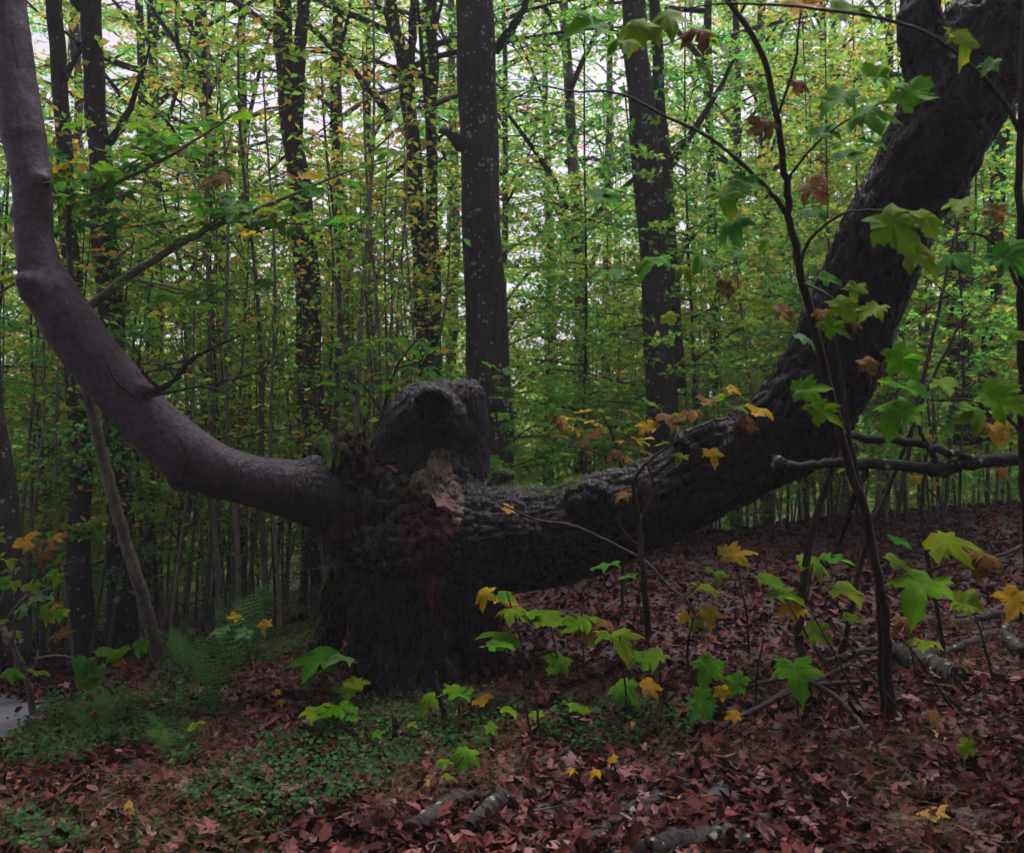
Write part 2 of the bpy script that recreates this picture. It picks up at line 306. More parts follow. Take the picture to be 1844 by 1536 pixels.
pts = np.array(pts)
def tps_k(r2): return np.where(r2 > 1e-12, .5*r2*np.log(r2+1e-12), 0)
_n = len(pts); _A = np.zeros((_n+3, _n+3)); _d2 = ((pts[:, None, :2]-pts[None, :, :2])**2).sum(-1)
_A[:_n, :_n] = tps_k(_d2)+np.eye(_n)*.02; _A[:_n, _n] = 1; _A[:_n, _n+1:] = pts[:, :2]; _A[_n, :_n] = 1; _A[_n+1:, :_n] = pts[:, :2].T
_w = np.linalg.solve(_A, np.concatenate([pts[:, 2], np.zeros(3)]))
def H(x, y):
    x = np.asarray(x, float); y = np.asarray(y, float); z = _w[_n]+_w[_n+1]*x+_w[_n+2]*y
    for i in range(_n): z = z+_w[i]*tps_k((x-pts[i, 0])**2+(y-pts[i, 1])**2)
    r = np.hypot(x, y-4); t = np.clip((r-16)/14, 0, 1); t = t*t*(3-2*t)
    z = np.clip(z, -2.2, 2.0)*(1-t)+t*(-.7+.35*np.sin(x*.05)+.3*np.sin(y*.06+1))
    return z+.022*vn(x, y, x*0, 4.1, 1.0)+.012*vn(x, y, x*0, 11, 2.0)
def Hn(x, y, e=.06):
    return nrm(np.stack([-(H(x+e, y)-H(x-e, y))/(2*e), -(H(x, y+e)-H(x, y-e))/(2*e), np.ones_like(np.asarray(x, float))], -1))
def G(px, py, dmax=26):
    """ground point seen at a photo pixel, and its depth"""
    ds = np.linspace(2.2, dmax, 500); q = np.array([P(px, py, d) for d in ds]); below = q[:, 2] < H(q[:, 0], q[:, 1])
    i = int(np.argmax(below)) if below.any() else len(ds)-1
    p = q[i]; return np.array([p[0], p[1], float(H(p[0], p[1]))]), ds[i]
def axis(lo, hi, a, b, fine, coarse):
    return np.unique(np.concatenate([np.arange(lo, a, coarse), np.arange(a, b, fine), np.arange(b, hi+coarse, coarse)]))
gx = axis(-110, 110, -9, 9, .09, 3.0); gy = axis(-20, 160, -1, 15, .09, 3.0)
X, Y = np.meshgrid(gx, gy, indexing='ij'); Z = H(X, Y)
i, j = np.meshgrid(np.arange(len(gx)-1), np.arange(len(gy)-1), indexing='ij'); ny = len(gy)
g = ob('ground', mk('ground', np.stack([X, Y, Z], -1).reshape(-1, 3), [np.stack([i*ny+j, (i+1)*ny+j, (i+1)*ny+j+1, i*ny+j+1], -1).reshape(-1, 4)], M['ground'])); g['kind'] = 'structure'

# gravel path curving past on the left
a, b_, c_ = G(-420, 1500)[0], G(-25, 1292)[0], G(-260, 1235)[0]
pl = crv([a+(a-b_)*1.2, a, b_, c_, c_+(c_-b_)*1.0], 60)[:, :2]; tg = nrm(np.gradient(pl, axis=0)); sd_ = np.stack([tg[:, 1], -tg[:, 0]], 1)
off = np.linspace(-.75, .42, 10); pv = pl[:, None]+sd_[:, None]*(off[None, :, None]+.05*np.sin(np.arange(60)*1.3)[:, None, None]); pz = H(pv[..., 0], pv[..., 1])+.012
i, j = np.meshgrid(np.arange(59), np.arange(9), indexing='ij')
p_ = ob('path', mk('path', np.concatenate([pv, pz[..., None]], -1).reshape(-1, 3), [np.stack([i*10+j, i*10+j+1, (i+1)*10+j+1, (i+1)*10+j], -1).reshape(-1, 4)], M['path'])); p_['kind'] = 'structure'

# ------------------------------------------------------------------ the gnarled two-armed beech
VX = .015
CH = {  # part: list of chains of (px, py, depth, radius px)
 'trunk': [[(757, 1300, 6.2, 138), (757, 1215, 6.2, 124), (762, 1100, 6.2, 124), (752, 1000, 6.2, 142), (752, 930, 6.2, 118), (770, 880, 6.2, 80)],
           [(654, 1285, 5.98, 38), (658, 1190, 5.96, 32), (666, 1080, 5.94, 28)], [(716, 1285, 5.66, 46), (716, 1180, 5.74, 32), (712, 1080, 5.76, 26), (692, 990, 5.82, 24)],
           [(806, 1285, 5.68, 46), (792, 1170, 5.74, 30), (775, 1060, 5.72, 26), (745, 965, 5.76, 22)], [(762, 1290, 5.62, 34), (752, 1190, 5.70, 22), (745, 1100, 5.72, 16)], [(880, 1275, 5.95, 48), (862, 1150, 5.88, 40), (850, 1040, 5.86, 34)],
           [(600, 960, 6.1, 22), (640, 1050, 6.0, 24), (662, 1130, 5.95, 26)]],
 'root': [[(640, 985, 6.55, 36), (608, 1090, 6.75, 28), (588, 1160, 6.85, 28), (562, 1225, 6.9, 30), (540, 1250, 6.95, 22)]],
 'left': [[(700, 935, 6.15, 85), (620, 905, 6.05, 66), (540, 884, 6.0, 54), (450, 864, 5.95, 45), (395, 850, 5.9, 47), (342, 824, 5.85, 53), (290, 780, 5.82, 50), (250, 740, 5.8, 48), (212, 697, 5.75, 48),
           (165, 640, 5.7, 48), (125, 585, 5.65, 48), (92, 530, 5.6, 44), (71, 480, 5.6, 36), (61, 430, 5.6, 32), (60, 370, 5.6, 32), (55, 310, 5.6, 34), (42, 245, 5.6, 37), (29, 150, 5.6, 34), (20, 60, 5.6, 31),
           (14, 0, 5.6, 30), (5, -150, 5.6, 27), (0, -420, 5.6, 22)],
          [(60, 520, 5.5, 24), (47, 506, 5.42, 17)], [(72, 325, 5.55, 16), (80, 322, 5.52, 9)], [(40, 388, 5.55, 14), (32, 386, 5.55, 9)], [(556, 852, 6.0, 22), (566, 836, 6.0, 17)], [(325, 868, 5.85, 18), (330, 860, 5.85, 20)], [(250, 705, 5.7, 16), (262, 700, 5.68, 10)]],
 'right': [[(800, 965, 6.2, 112), (870, 972, 6.1, 98), (1000, 966, 6.0, 88), (1090, 938, 5.85, 85), (1180, 903, 5.7, 78), (1250, 868, 5.6, 74), (1320, 836, 5.5, 76), (1400, 788, 5.35, 80), (1455, 735, 5.2, 85),
            (1490, 670, 5.1, 84), (1518, 600, 5.0, 80), (1550, 520, 4.9, 77), (1585, 440, 4.8, 75), (1620, 370, 4.7, 74), (1662, 300, 4.6, 79), (1702, 220, 4.5, 85), (1742, 140, 4.45, 92), (1780, 60, 4.4, 82), (1815, -20, 4.4, 70),
            (1880, -200, 4.4, 62), (1930, -420, 4.5, 50)],
           [(1710, 190, 4.45, 75), (1668, 100, 4.42, 42), (1656, 30, 4.4, 30), (1658, -60, 4.4, 27), (1650, -380, 4.4, 22)],
           [(1530, 690, 5.1, 45), (1545, 690, 5.1, 24)], [(1560, 500, 4.8, 30), (1585, 492, 4.68, 18)], [(1050, 905, 5.55, 30), (1075, 890, 5.5, 22)], [(1240, 800, 5.45, 28), (1290, 785, 5.4, 30), (1330, 780, 5.4, 24)]],
 'burl': [[(690, 822, 6.15, 34), (735, 770, 6.1, 50), (765, 740, 6.1, 52), (790, 760, 6.05, 52)], [(765, 830, 6.1, 60), (770, 900, 6.15, 66)], [(748, 722, 6.2, 30), (800, 705, 6.28, 24)],
          [(790, 745, 6.3, 46), (785, 800, 6.3, 50)], [(838, 722, 6.32, 40), (846, 790, 6.3, 36), (838, 890, 6.3, 50)], [(781, 736, 5.84, 37), (782, 748, 6.05, 46)]],
 'stub': [[(634, 830, 5.95, 25), (633, 880, 5.95, 30), (640, 960, 5.95, 46)], [(612, 786, 5.93, 4), (616, 805, 5.93, 9), (620, 850, 5.92, 15)], [(655, 778, 5.93, 4), (652, 800, 5.93, 11), (648, 850, 5.92, 17)], [(632, 792, 5.98, 4), (634, 810, 5.97, 10), (634, 850, 5.97, 16)],
          [(644, 784, 5.9, 3), (643, 812, 5.9, 7), (640, 850, 5.9, 10)], [(622, 780, 5.97, 3), (624, 806, 5.97, 7), (628, 840, 5.95, 10)], [(682, 838, 5.93, 4), (684, 860, 5.93, 11), (692, 930, 5.9, 24)], [(662, 812, 5.95, 4), (664, 850, 5.94, 9), (672, 920, 5.92, 20)]],
 'knob': [[(905, 866, 6.1, 21), (900, 890, 6.1, 26)]],
}
CH['burl'].append([(780+31*math.cos(k*math.pi/5), 735+30*math.sin(k*math.pi/5), 5.73+.03*math.sin(k*math.pi/5), 9+2*math.sin(k*2.1)) for k in range(11)])     # swollen lip round the hollow
PARTS = list(CH)
segs = []; chains = []
for pi, k in enumerate(PARTS):
    for ch in CH[k]:
        s0 = 0.0; nodes = [(P(x, y, d), r*d/F) for x, y, d, r in ch]; cs = []
        for (a, ra), (b, rb) in zip(nodes[:-1], nodes[1:]):
            L = np.linalg.norm(b-a); cs.append((pi, a, b, ra, rb, s0, L)); s0 += L
        segs += cs; chains.append(cs)
lo = np.min([np.minimum(s[1], s[2])-max(s[3], s[4]) for s in segs], 0)-.1; hi = np.max([np.maximum(s[1], s[2])+max(s[3], s[4]) for s in segs], 0)+.1
dim = np.ceil((hi-lo)/VX).astype(int)+1
SDF = np.full(dim, .5, np.float32); RAW = np.full(dim, 9.0, np.float32); PID = np.zeros(dim, np.int8)
KS = .06
def gbox(mn, mx):
    l0 = np.maximum(np.floor((mn-lo)/VX).astype(int), 0); h0 = np.minimum(np.ceil((mx-lo)/VX).astype(int)+1, dim); return l0, h0
for cs in chains:
    mr = max(max(s[3], s[4]) for s in cs)+.14; L0, H0 = gbox(np.min([np.minimum(s[1], s[2]) for s in cs], 0)-mr, np.max([np.maximum(s[1], s[2]) for s in cs], 0)+mr)
    CD = np.full(H0-L0, .5, np.float32)
    for pi, a, b, ra, rb, s0, L in cs:
        m_ = max(ra, rb)+.14; l0, h0 = gbox(np.minimum(a, b)-m_, np.maximum(a, b)+m_)
        ax = [(lo[q]+VX*np.arange(l0[q], h0[q])).astype(np.float32) for q in range(3)]
        gx_, gy_, gz_ = np.meshgrid(*ax, indexing='ij', sparse=True)
        ab = (b-a).astype(np.float32); t = np.clip(((gx_-a[0])*ab[0]+(gy_-a[1])*ab[1]+(gz_-a[2])*ab[2])/(L*L), 0, 1)
        d = np.sqrt((gx_-a[0]-t*ab[0])**2+(gy_-a[1]-t*ab[1])**2+(gz_-a[2]-t*ab[2])**2)-(ra+t*(rb-ra))
        sc_ = tuple(slice(l0[q]-L0[q], h0[q]-L0[q]) for q in range(3)); cur = CD[sc_]; hh = np.clip(.012-np.abs(cur-d), 0, None)/.012; CD[sc_] = np.minimum(cur, d)-hh*hh*.003
    sl_ = tuple(slice(L0[q], H0[q]) for q in range(3)); cur = SDF[sl_]; hh = np.clip(KS-np.abs(cur-CD), 0, None)/KS; SDF[sl_] = np.minimum(cur, CD)-hh*hh*KS*.25
    upd = CD < RAW[sl_]; RAW[sl_] = np.where(upd, CD, RAW[sl_]); PID[sl_] = np.where(upd, cs[0][0], PID[sl_])
def carve(a, b, ra, rb, k=.02):
    a = np.asarray(a); b = np.asarray(b); m_ = max(ra, rb)+.06
    l0 = np.maximum(np.floor((np.minimum(a, b)-m_-lo)/VX).astype(int), 0); h0 = np.minimum(np.ceil((np.maximum(a, b)+m_-lo)/VX).astype(int)+1, dim)
    gx_, gy_, gz_ = np.meshgrid(*[lo[q]+VX*np.arange(l0[q], h0[q]) for q in range(3)], indexing='ij')
    ab = b-a; t = np.clip(((gx_-a[0])*ab[0]+(gy_-a[1])*ab[1]+(gz_-a[2])*ab[2])/(ab@ab), 0, 1)
    d = -(np.sqrt((gx_-a[0]-t*ab[0])**2+(gy_-a[1]-t*ab[1])**2+(gz_-a[2]-t*ab[2])**2)-(ra+t*(rb-ra)))
    sl_ = tuple(slice(l0[q], h0[q]) for q in range(3)); cur = SDF[sl_]
    hh = np.clip(k-np.abs(cur-d), 0, None)/k; SDF[sl_] = np.maximum(cur, d)+hh*hh*k*.25
carve(P(780, 733, 5.5), P(779, 744, 6.02), .090, .105)              # the hollow in the burl
for x, y0, y1, r in ((628, 850, 960, .016), (660, 830, 950, .022), (690, 900, 1000, .02), (745, 1040, 1210, .02), (700, 1100, 1240, .018), (820, 1000, 1200, .03), (770, 1120, 1250, .02)):
    carve(P(x, y0, 5.70), P(x+rng.uniform(-8, 8), y1, 5.70), r, r*1.3, .03)

for x, y0, y1, r in ((626, 800, 930, .013), (643, 815, 950, .015), (657, 850, 940, .014), (612, 850, 920, .012), (676, 870, 960, .016)):
    carve(P(x, y0, 5.83), P(x+rng.uniform(-6, 6), y1, 5.80), r*.7, r*1.3, .015)
def surface_nets(S):
    neg = S < 0; nx, ny_, nz_ = S.shape
    cnt = np.zeros((nx-1, ny_-1, nz_-1), np.int8); off8 = [(a, b, c) for a in (0, 1) for b in (0, 1) for c in (0, 1)]
    for a, b, c in off8: cnt += neg[a:nx-1+a, b:ny_-1+b, c:nz_-1+c]
    I = np.argwhere((cnt > 0) & (cnt < 8)); idx = np.full(cnt.shape, -1, np.int32); idx[tuple(I.T)] = np.arange(len(I))
    acc = np.zeros((len(I), 3)); num = np.zeros(len(I))
    val = {o: S[I[:, 0]+o[0], I[:, 1]+o[1], I[:, 2]+o[2]] for o in off8}
    for o in off8:
        for q in range(3):
            if o[q] == 0:
                o2 = tuple(1 if k == q else o[k] for k in range(3)); v0, v1 = val[o], val[o2]; cr = (v0 < 0) != (v1 < 0)
                t = np.where(cr, v0/np.where(cr, v0-v1, 1), 0); p = np.array(o)[None]+np.zeros((len(I), 3)); p[:, q] += t
                acc += p*cr[:, None]; num += cr
    V = I+acc/num[:, None]; Fs = []
    for q in range(3):
        sa = [slice(1, -1)]*3; sa[q] = slice(0, -1); sb = [slice(1, -1)]*3; sb[q] = slice(1, None)
        n0 = neg[tuple(sa)]; n1 = neg[tuple(sb)]; E = np.argwhere(n0 != n1); u, v = [(1, 2), (2, 0), (0, 1)][q]
        flip = ~n0[tuple(E.T)]; base = E.copy()
        for k in range(3):
            if k != q: base[:, k] += 1
        def cell(du, dv):
            c = base.copy(); c[:, u] += du; c[:, v] += dv; return idx[tuple(c.T)]
        Qd = np.stack([cell(-1, -1), cell(0, -1), cell(0, 0), cell(-1, 0)], 1); Qd[flip] = Qd[flip][:, ::-1]; Fs.append(Qd)
    Fs = np.concatenate(Fs); return V, Fs[(Fs >= 0).all(1)]
HV, HF = surface_nets(SDF); gi = np.clip(np.round(HV).astype(int), 0, dim-1); vpid = PID[tuple(gi.T)]; HV = lo+HV*VX
def vnormals(V, Q):
    n = np.cross(V[Q[:, 2]]-V[Q[:, 0]], V[Q[:, 3]]-V[Q[:, 1]]); N = np.zeros_like(V)
    for k in range(4): np.add.at(N, Q[:, k], n)
    return nrm(N)
# bark relief: coordinates along and round each limb so the relief follows the wood
best = np.full(len(HV), 9.0); Q3 = np.zeros_like(HV)
for pi, a, b, ra, rb, s0, L in segs:
    sel = np.where(np.all((HV > np.minimum(a, b)-.9) & (HV < np.maximum(a, b)+.9), 1))[0]; q = HV[sel]; u = (b-a)/L; t = np.clip((q-a)@u, 0, L); pr = q-a-t[:, None]*u; d = np.linalg.norm(pr, axis=1)-(ra+t/L*(rb-ra))
    w_ = d < best[sel]; s_ = sel[w_]; best[s_] = d[w_]; Q3[s_] = pr[w_]+u*((s0+t[w_])*.22)[:, None]
HN = vnormals(HV, HF)
amp = np.array([1.15, .9, .13, .85, .5, 1.3, .8])[vpid]; disp = np.zeros(len(HV))
for k in range(len(HV)):
    p = Vector(HV[k]); q = Vector(Q3[k]+HV[k]*.12); A = amp[k]
    disp[k] = A*(.030*mnoise.noise(p*2.6)+.018*mnoise.noise(p*7)+.030*(min(1, 4.5*abs(mnoise.noise(q*10)))-.75)+.016*(min(1, 4*abs(mnoise.noise(q*23)))-.7)+.006*mnoise.noise(q*50))
HV = HV+HN*disp[:, None]; HN = vnormals(HV, HF)
fpid = np.array([np.bincount(r, minlength=10).argmax() for r in vpid[HF]])
def inpoly(x, y, poly):
    c = np.zeros(len(x), bool); n = len(poly)
    for k in range(n):
        (x1, y1), (x2, y2) = poly[k], poly[(k+1) % n]
        c ^= ((y1 > y) != (y2 > y)) & (x < (x2-x1)*(y-y1)/(y2-y1+1e-9)+x1)
    return c
fc = HV[HF].mean(1); fn = HN[HF].mean(1); fx_, fy_, fd_ = proj(fc); jx = fx_+5*vn(fc[:, 0], fc[:, 1], fc[:, 2], 14); jy = fy_+5*vn(fc[:, 2], fc[:, 0], fc[:, 1], 13, 2)
front = fn[:, 1] < .15
fpid[front & inpoly(jx, jy, [(718, 880), (760, 840), (800, 860), (828, 930), (802, 1000), (800, 1060), (788, 1115), (772, 1120), (764, 1050), (735, 1010), (718, 960)])] = 7
fpid[front & inpoly(jx, jy, [(775, 815), (790, 806), (812, 812), (818, 850), (830, 875), (836, 930), (824, 955), (812, 940), (806, 905), (790, 912), (782, 885), (762, 893), (752, 870), (735, 880), (745, 848), (765, 842)])] = 8
for kk in (7, 8):
    ids = np.where(fpid == kk)[0]; f = HF[ids]; lb = np.arange(len(HV)); 
    for _ in range(400):
        mn = lb[f].min(1); old = lb.copy(); np.minimum.at(lb, f.ravel(), np.repeat(mn, 4))
        if (old == lb).all(): break
    fl_ = lb[f[:, 0]]; u_, c_n = np.unique(fl_, return_counts=True); fpid[ids[fl_ != u_[c_n.argmax()]]] = 0
hero = thing('gnarled_beech_tree', 'massive dark gnarled beech with hollow burl and two huge upcurving limbs', 'tree', P(757, 1248, 6.2))
hl = np.array(hero.location)
NM = {0: ('trunk', 'hero', None), 1: ('root', 'hero', 'mossy buttress root behind the trunk'), 2: ('limb', 'hero_smooth', 'smooth grey-violet limb curving up past the pale leaning sapling'), 3: ('limb', 'hero', 'thick black limb rising and forking near the maple leaves'),
      4: ('burl', 'burl', 'swollen burl with a round dark hollow'), 5: ('broken_stub', 'stub', 'jagged rotten stub of a broken limb'), 6: ('knob', 'hero', None), 7: ('rotten_wood', 'rot', 'red-brown rotten heartwood'), 8: ('torn_wood', 'torn', 'pale torn wood below the burl')}
LIMB = {}
for k, (nm, mt, lab) in NM.items():
    f = HF[fpid == k]
    if not len(f): continue
    uq, inv = np.unique(f, return_inverse=True); me = mk(nm, HV[uq]-hl, [inv.reshape(f.shape)], M[mt]); me.normals_split_custom_set_from_vertices(HN[uq].tolist())
    o = ob(nm, me, hero); LIMB[k] = (HV[uq], HN[uq])
    if lab: o['label'] = lab
def tuft(mb, pos, nor, n, h, wd, lean, rs=rng):
    """grass blades: thin bent triangles"""
    a = rs.uniform(0, 2*np.pi, n); dr = np.stack([np.cos(a), np.sin(a), np.zeros(n)], 1); up = nrm(nor+dr*lean*rs.uniform(.3, 1.2, (n, 1)))
    side = np.cross(up, dr); hh = h*rs.uniform(.5, 1.1, (n, 1)); w2 = wd*rs.uniform(.6, 1.2, (n, 1)); mid = pos+up*hh*.55; tip = pos+up*hh+dr*hh*lean*.5-np.array([0, 0, 1])*hh*.15*lean
    V = np.stack([pos-side*w2, pos+side*w2, mid+side*w2*.7, mid-side*w2*.7, tip], 1).reshape(-1, 3); bs = (np.arange(n)*5)[:, None]
    mb.add(V, bs+np.array([[3, 2, 4]]), bs+np.array([[0, 1, 2, 3]]))
def stuff_part(name, mb, m, parent, loc):
    mb.V = [v-loc for v in mb.V]; o = ob(name, mb.mesh(name, M[m], False), parent); o['kind'] = 'stuff'; return o
# moss along the top of the right limb, grass on the broken stub and the burl
mb = MB(); V, N = LIMB[3]; x, y, d = proj(V); s = np.where((N[:, 2] > .5) & (N[:, 1] > -.25) & (x > 880) & (x < 1050) & (vn(V[:, 0], V[:, 1], V[:, 2], 6) > -.15))[0]; s = rng.choice(s, 2600)
V6, N6 = LIMB[6]; s6 = rng.choice(np.where(N6[:, 2] > .2)[0], 500)
tuft(mb, V[s]+rng.normal(0, .008, (len(s), 3)), N[s], len(s), .02, .0025, .9); tuft(mb, V6[s6], N6[s6], len(s6), .025, .003, .7); stuff_part('moss', mb, 'moss', hero, hl)
mb = MB(); V, N = LIMB[1]; s = rng.choice(np.where(N[:, 0] < -.1)[0], 2600); tuft(mb, V[s], N[s], len(s), .018, .003, .6); o = stuff_part('moss', mb, 'moss', hero, hl); 
for (x0, x1, yy, dd, n, h) in ((585, 615, 826, 5.95, 70, .26), (590, 612, 838, 5.82, 26, .22), (765, 795, 702, 6.1, 40, .16), (705, 720, 880, 5.8, 8, .12), (830, 850, 690, 6.25, 14, .12)):
    mb = MB(); q = np.array([P(rng.uniform(x0, x1), yy+rng.uniform(-3, 6), dd+rng.uniform(-.06, .08)) for _ in range(n)]); tuft(mb, q, np.tile([0, 0, 1.0], (n, 1)), n, h, .0028, .55)
    gt = ob('grass_tuft', mb.mesh('grass_tuft', M['grass_green'], False)); gt['kind'] = 'stuff'; gt['label'] = 'wisps of green grass growing on the gnarled beech'; gt['category'] = 'grass'
# dead twigs on the left limb and burl
def twig_obj(name, chains, m, parent=None, loc=np.zeros(3), seg=6, wob=0.0):
    """chains of (px,py,depth,radius px)"""
    mb = MB()
    for k, ch in enumerate(chains):
        c = np.array([(*P(x, y, d), r*d/F) for x, y, d, r in ch]); c = crv(c, max(4, 5*len(ch))); c[:, :3] += rng.normal(0, 1, (len(c), 3))*np.minimum(c[:, 3:4]*.25, .006)
        c[:, :3] -= loc; mb.tube(c[:, :3], np.maximum(c[:, 3], .0008), seg, True, wob, k)
    return ob(name, mb.mesh(name, M[m]), parent)
D = 5.66
o = twig_obj('dead_twig', [[(258, 708, 5.68, 9), (285, 702, 5.6, 6.5), (318, 680, 5.56, 5), (342, 650, 5.5, 4.5), (380, 628, 5.5, 3), (432, 605, 5.45, 1.5)], [(285, 700, 5.6, 4), (262, 675, 5.6, 3.5), (250, 655, 5.6, 2.5), (252, 640, 5.6, 2), (238, 620, 5.6, 1)],
    [(318, 682, 5.56, 3), (300, 665, 5.6, 2), (262, 672, 5.6, 1.5)], [(345, 648, 5.5, 2.5), (300, 657, 5.5, 1.8), (255, 655, 5.5, 1)], [(380, 628, 5.5, 2), (400, 640, 5.5, 1)], [(262, 715, 5.6, 2.5), (340, 700, 5.5, 2), (430, 680, 5.4, 1.5), (520, 650, 5.3, 1)],
    [(250, 720, 5.62, 2), (210, 690, 5.5, 1.6), (195, 660, 5.45, 1.2), (186, 640, 5.45, .8)]], 'dead', hero, hl); o['label'] = 'bare forked dead twig on the smooth limb'

# ------------------------------------------------------------------ background trees
def rand_dir(a, el): return np.array([math.cos(a)*math.cos(el), math.sin(a)*math.cos(el), math.sin(el)])
def crown_mesh(nm, limbs, leafm, leaf, seed, dens=1.0):
    """limbs: (base point, azimuth, elevation, length, radius). Returns (branchwork mesh, crown mesh)"""
    rs = np.random.default_rng(seed); br = MB(); LP, LN, LH = [], [], []
    for base, az, el, L, r in limbs:
        n = 7; t = np.linspace(0, 1, n); az_ = az+rs.normal(0, .25)*t; el_ = el*(1-t*.75)+rs.normal(0, .08, n)-.12*t
        stp = np.stack([np.cos(az_)*np.cos(el_), np.sin(az_)*np.cos(el_), np.sin(el_)], 1)*L/(n-1); c = base+np.concatenate([[np.zeros(3)], np.cumsum(stp, 0)[:-1]])
        br.tube(c, r*(1-.85*t), 4 if r < .03 else 6, False)
        ns = max(4, int(L/.26)); sgn = 1
        for k in range(ns):
            u = .18+.82*(k+rs.random()*.6)/ns; f = min(u, .999)*(n-1); i0 = int(f); p0 = c[i0]+(c[min(i0+1, n-1)]-c[i0])*(f-i0); sgn = -sgn
            a2 = az+sgn*rs.uniform(.6, 1.15) if u < .97 else az; l2 = (.35+.42*L*(1-u)*.5+.25)*rs.uniform(.6, 1.15); e2 = rs.normal(.05, .18)-.1
            d2 = rand_dir(a2, e2); p1 = p0+d2*l2; p1[2] -= .05*l2
            br.tube(np.array([p0, (p0+p1)/2+[0, 0, .03], p1]), [r*.3*(1-u*.6)+.003, r*.15+.002, .001], 3, False)
            nt_ = max(2, int(l2/.11)); 
            for q in range(nt_):
                v = .15+.85*(q+rs.random())/nt_; b0 = p0+(p1-p0)*v; a3 = a2+(1 if q % 2 else -1)*rs.uniform(.4, 1.0); d3 = rand_dir(a3, e2+rs.normal(-.08, .2)); l3 = rs.uniform(.14, .34)*(1.25-.6*v)
                m = max(2, int(l3/.045*dens)); w_ = (np.arange(m)+rs.random(m))/m; pp = b0+d3*(w_*l3)[:, None]
                LP.append(pp); hd = d3+rs.normal(0, .75, (m, 3)); LH.append(hd); LN.append(np.tile([0, 0, 1.0], (m, 1))+rs.normal(0, .55, (m, 3)))
    LP, LN, LH = map(np.concatenate, (LP, LN, LH)); sz = leaf*rs.uniform(.65, 1.25, len(LP))
    V, T = scatter(LEAF_Q[0], LEAF_Q[1], LP, LN, LH, sz)
    return br.mesh(nm+'_branchwork', M['twig']), mk(nm+'_crown', V, [T], M[leafm], False)
def tall_limbs(seed, z0, z1, n, L0):
    rs = np.random.default_rng(seed); o = []
    for k in range(n):
        u = (k+rs.random())/n; z = z0+(z1-z0)*u; o.append((np.array([0, 0, z]), k*2.4+rs.normal(0, .4), rs.uniform(.25, .75)+.3*u, L0*(1.0-.55*u)*rs.uniform(.65, 1.15), .05*(1.1-.7*u)))
    return o
def young_limbs(seed, z0, z1, n, L0):
    rs = np.random.default_rng(seed); o = []
    for k in range(n):
        u = (k+rs.random())/n; z = z0+(z1-z0)*u; o.append((np.array([.06*math.sin(z), .05*math.cos(z*1.3), z]), k*2.4+rs.normal(0, .5), rs.uniform(.1, .6), L0*(1.05-.7*abs(u-.3))*rs.uniform(.5, 1.2), .014*(1.15-.8*u)))
    return o
TALL = [crown_mesh('tall%d' % k, tall_limbs(40+k, 5.2, 17.5, 26, 3.9), ('beech_leaf', 'beech_leaf_gold', 'beech_leaf_green')[k], .095, 50+k, .3) for k in range(3)]
DEEP = [crown_mesh('deep%d' % k, tall_limbs(140+k, 2.6, 17, 34, 4.2), ('beech_leaf', 'beech_leaf_gold', 'beech_leaf_green')[k], .105, 150+k, 1.15) for k in range(3)]
DENSE = [crown_mesh('dense%d' % k, tall_limbs(45+k, 5.2, 14, 30, 4.6), 'beech_leaf', .13, 55+k, .8) for k in range(2)]  # extra-full crowns for the unseen shading beeches
YOUNG = [crown_mesh('young%d' % k, young_limbs(60+k, .7 if k < 3 else 1.6, 5.2+k*.7, 26, 1.55), ('beech_leaf', 'beech_leaf_green', 'beech_leaf_gold', 'beech_leaf')[k], .088, 70+k, 1.35) for k in range(4)]
def stem_mesh(h, r, seed, bend=.06, tw=0):
    rs = np.random.default_rng(seed); z = np.linspace(-.3, h, 14); ph = rs.uniform(0, 6, 4); s = bend*h
    c = np.stack([s*(.35*np.sin(z/h*3+ph[0])-.35*math.sin(ph[0])+.12*np.sin(z*2.1+ph[1])), s*(.35*np.sin(z/h*2.6+ph[2])-.35*math.sin(ph[2])+.12*np.sin(z*1.7+ph[3])), z], 1)
    mb = MB(); mb.tube(c, r*(1.1-.75*np.clip(z/h, 0, 1)), 6)
    for _ in range(tw):
        k = rs.integers(4, 13); a = rs.uniform(0, 6.3); L = rs.uniform(.3, 1.0); d = rand_dir(a, rs.uniform(.2, .9)); mb.tube(np.array([c[k], c[k]+d*L*.5, c[k]+d*L+[0, 0, .08*L]]), [r*.35, r*.22, .001], 3, False)
    return mb, c
YSTEM = []
for k in range(4):
    z = np.linspace(-.4, 5.9+k*.7, 16); c = np.stack([.06*np.sin(z), .05*np.cos(z*1.3), z], 1); mb = MB(); mb.tube(c, .021*(1.1-.85*np.clip(z/z[-1], 0, 1)), 6); YSTEM.append(mb.mesh('young_stem%d' % k, M['twig']))

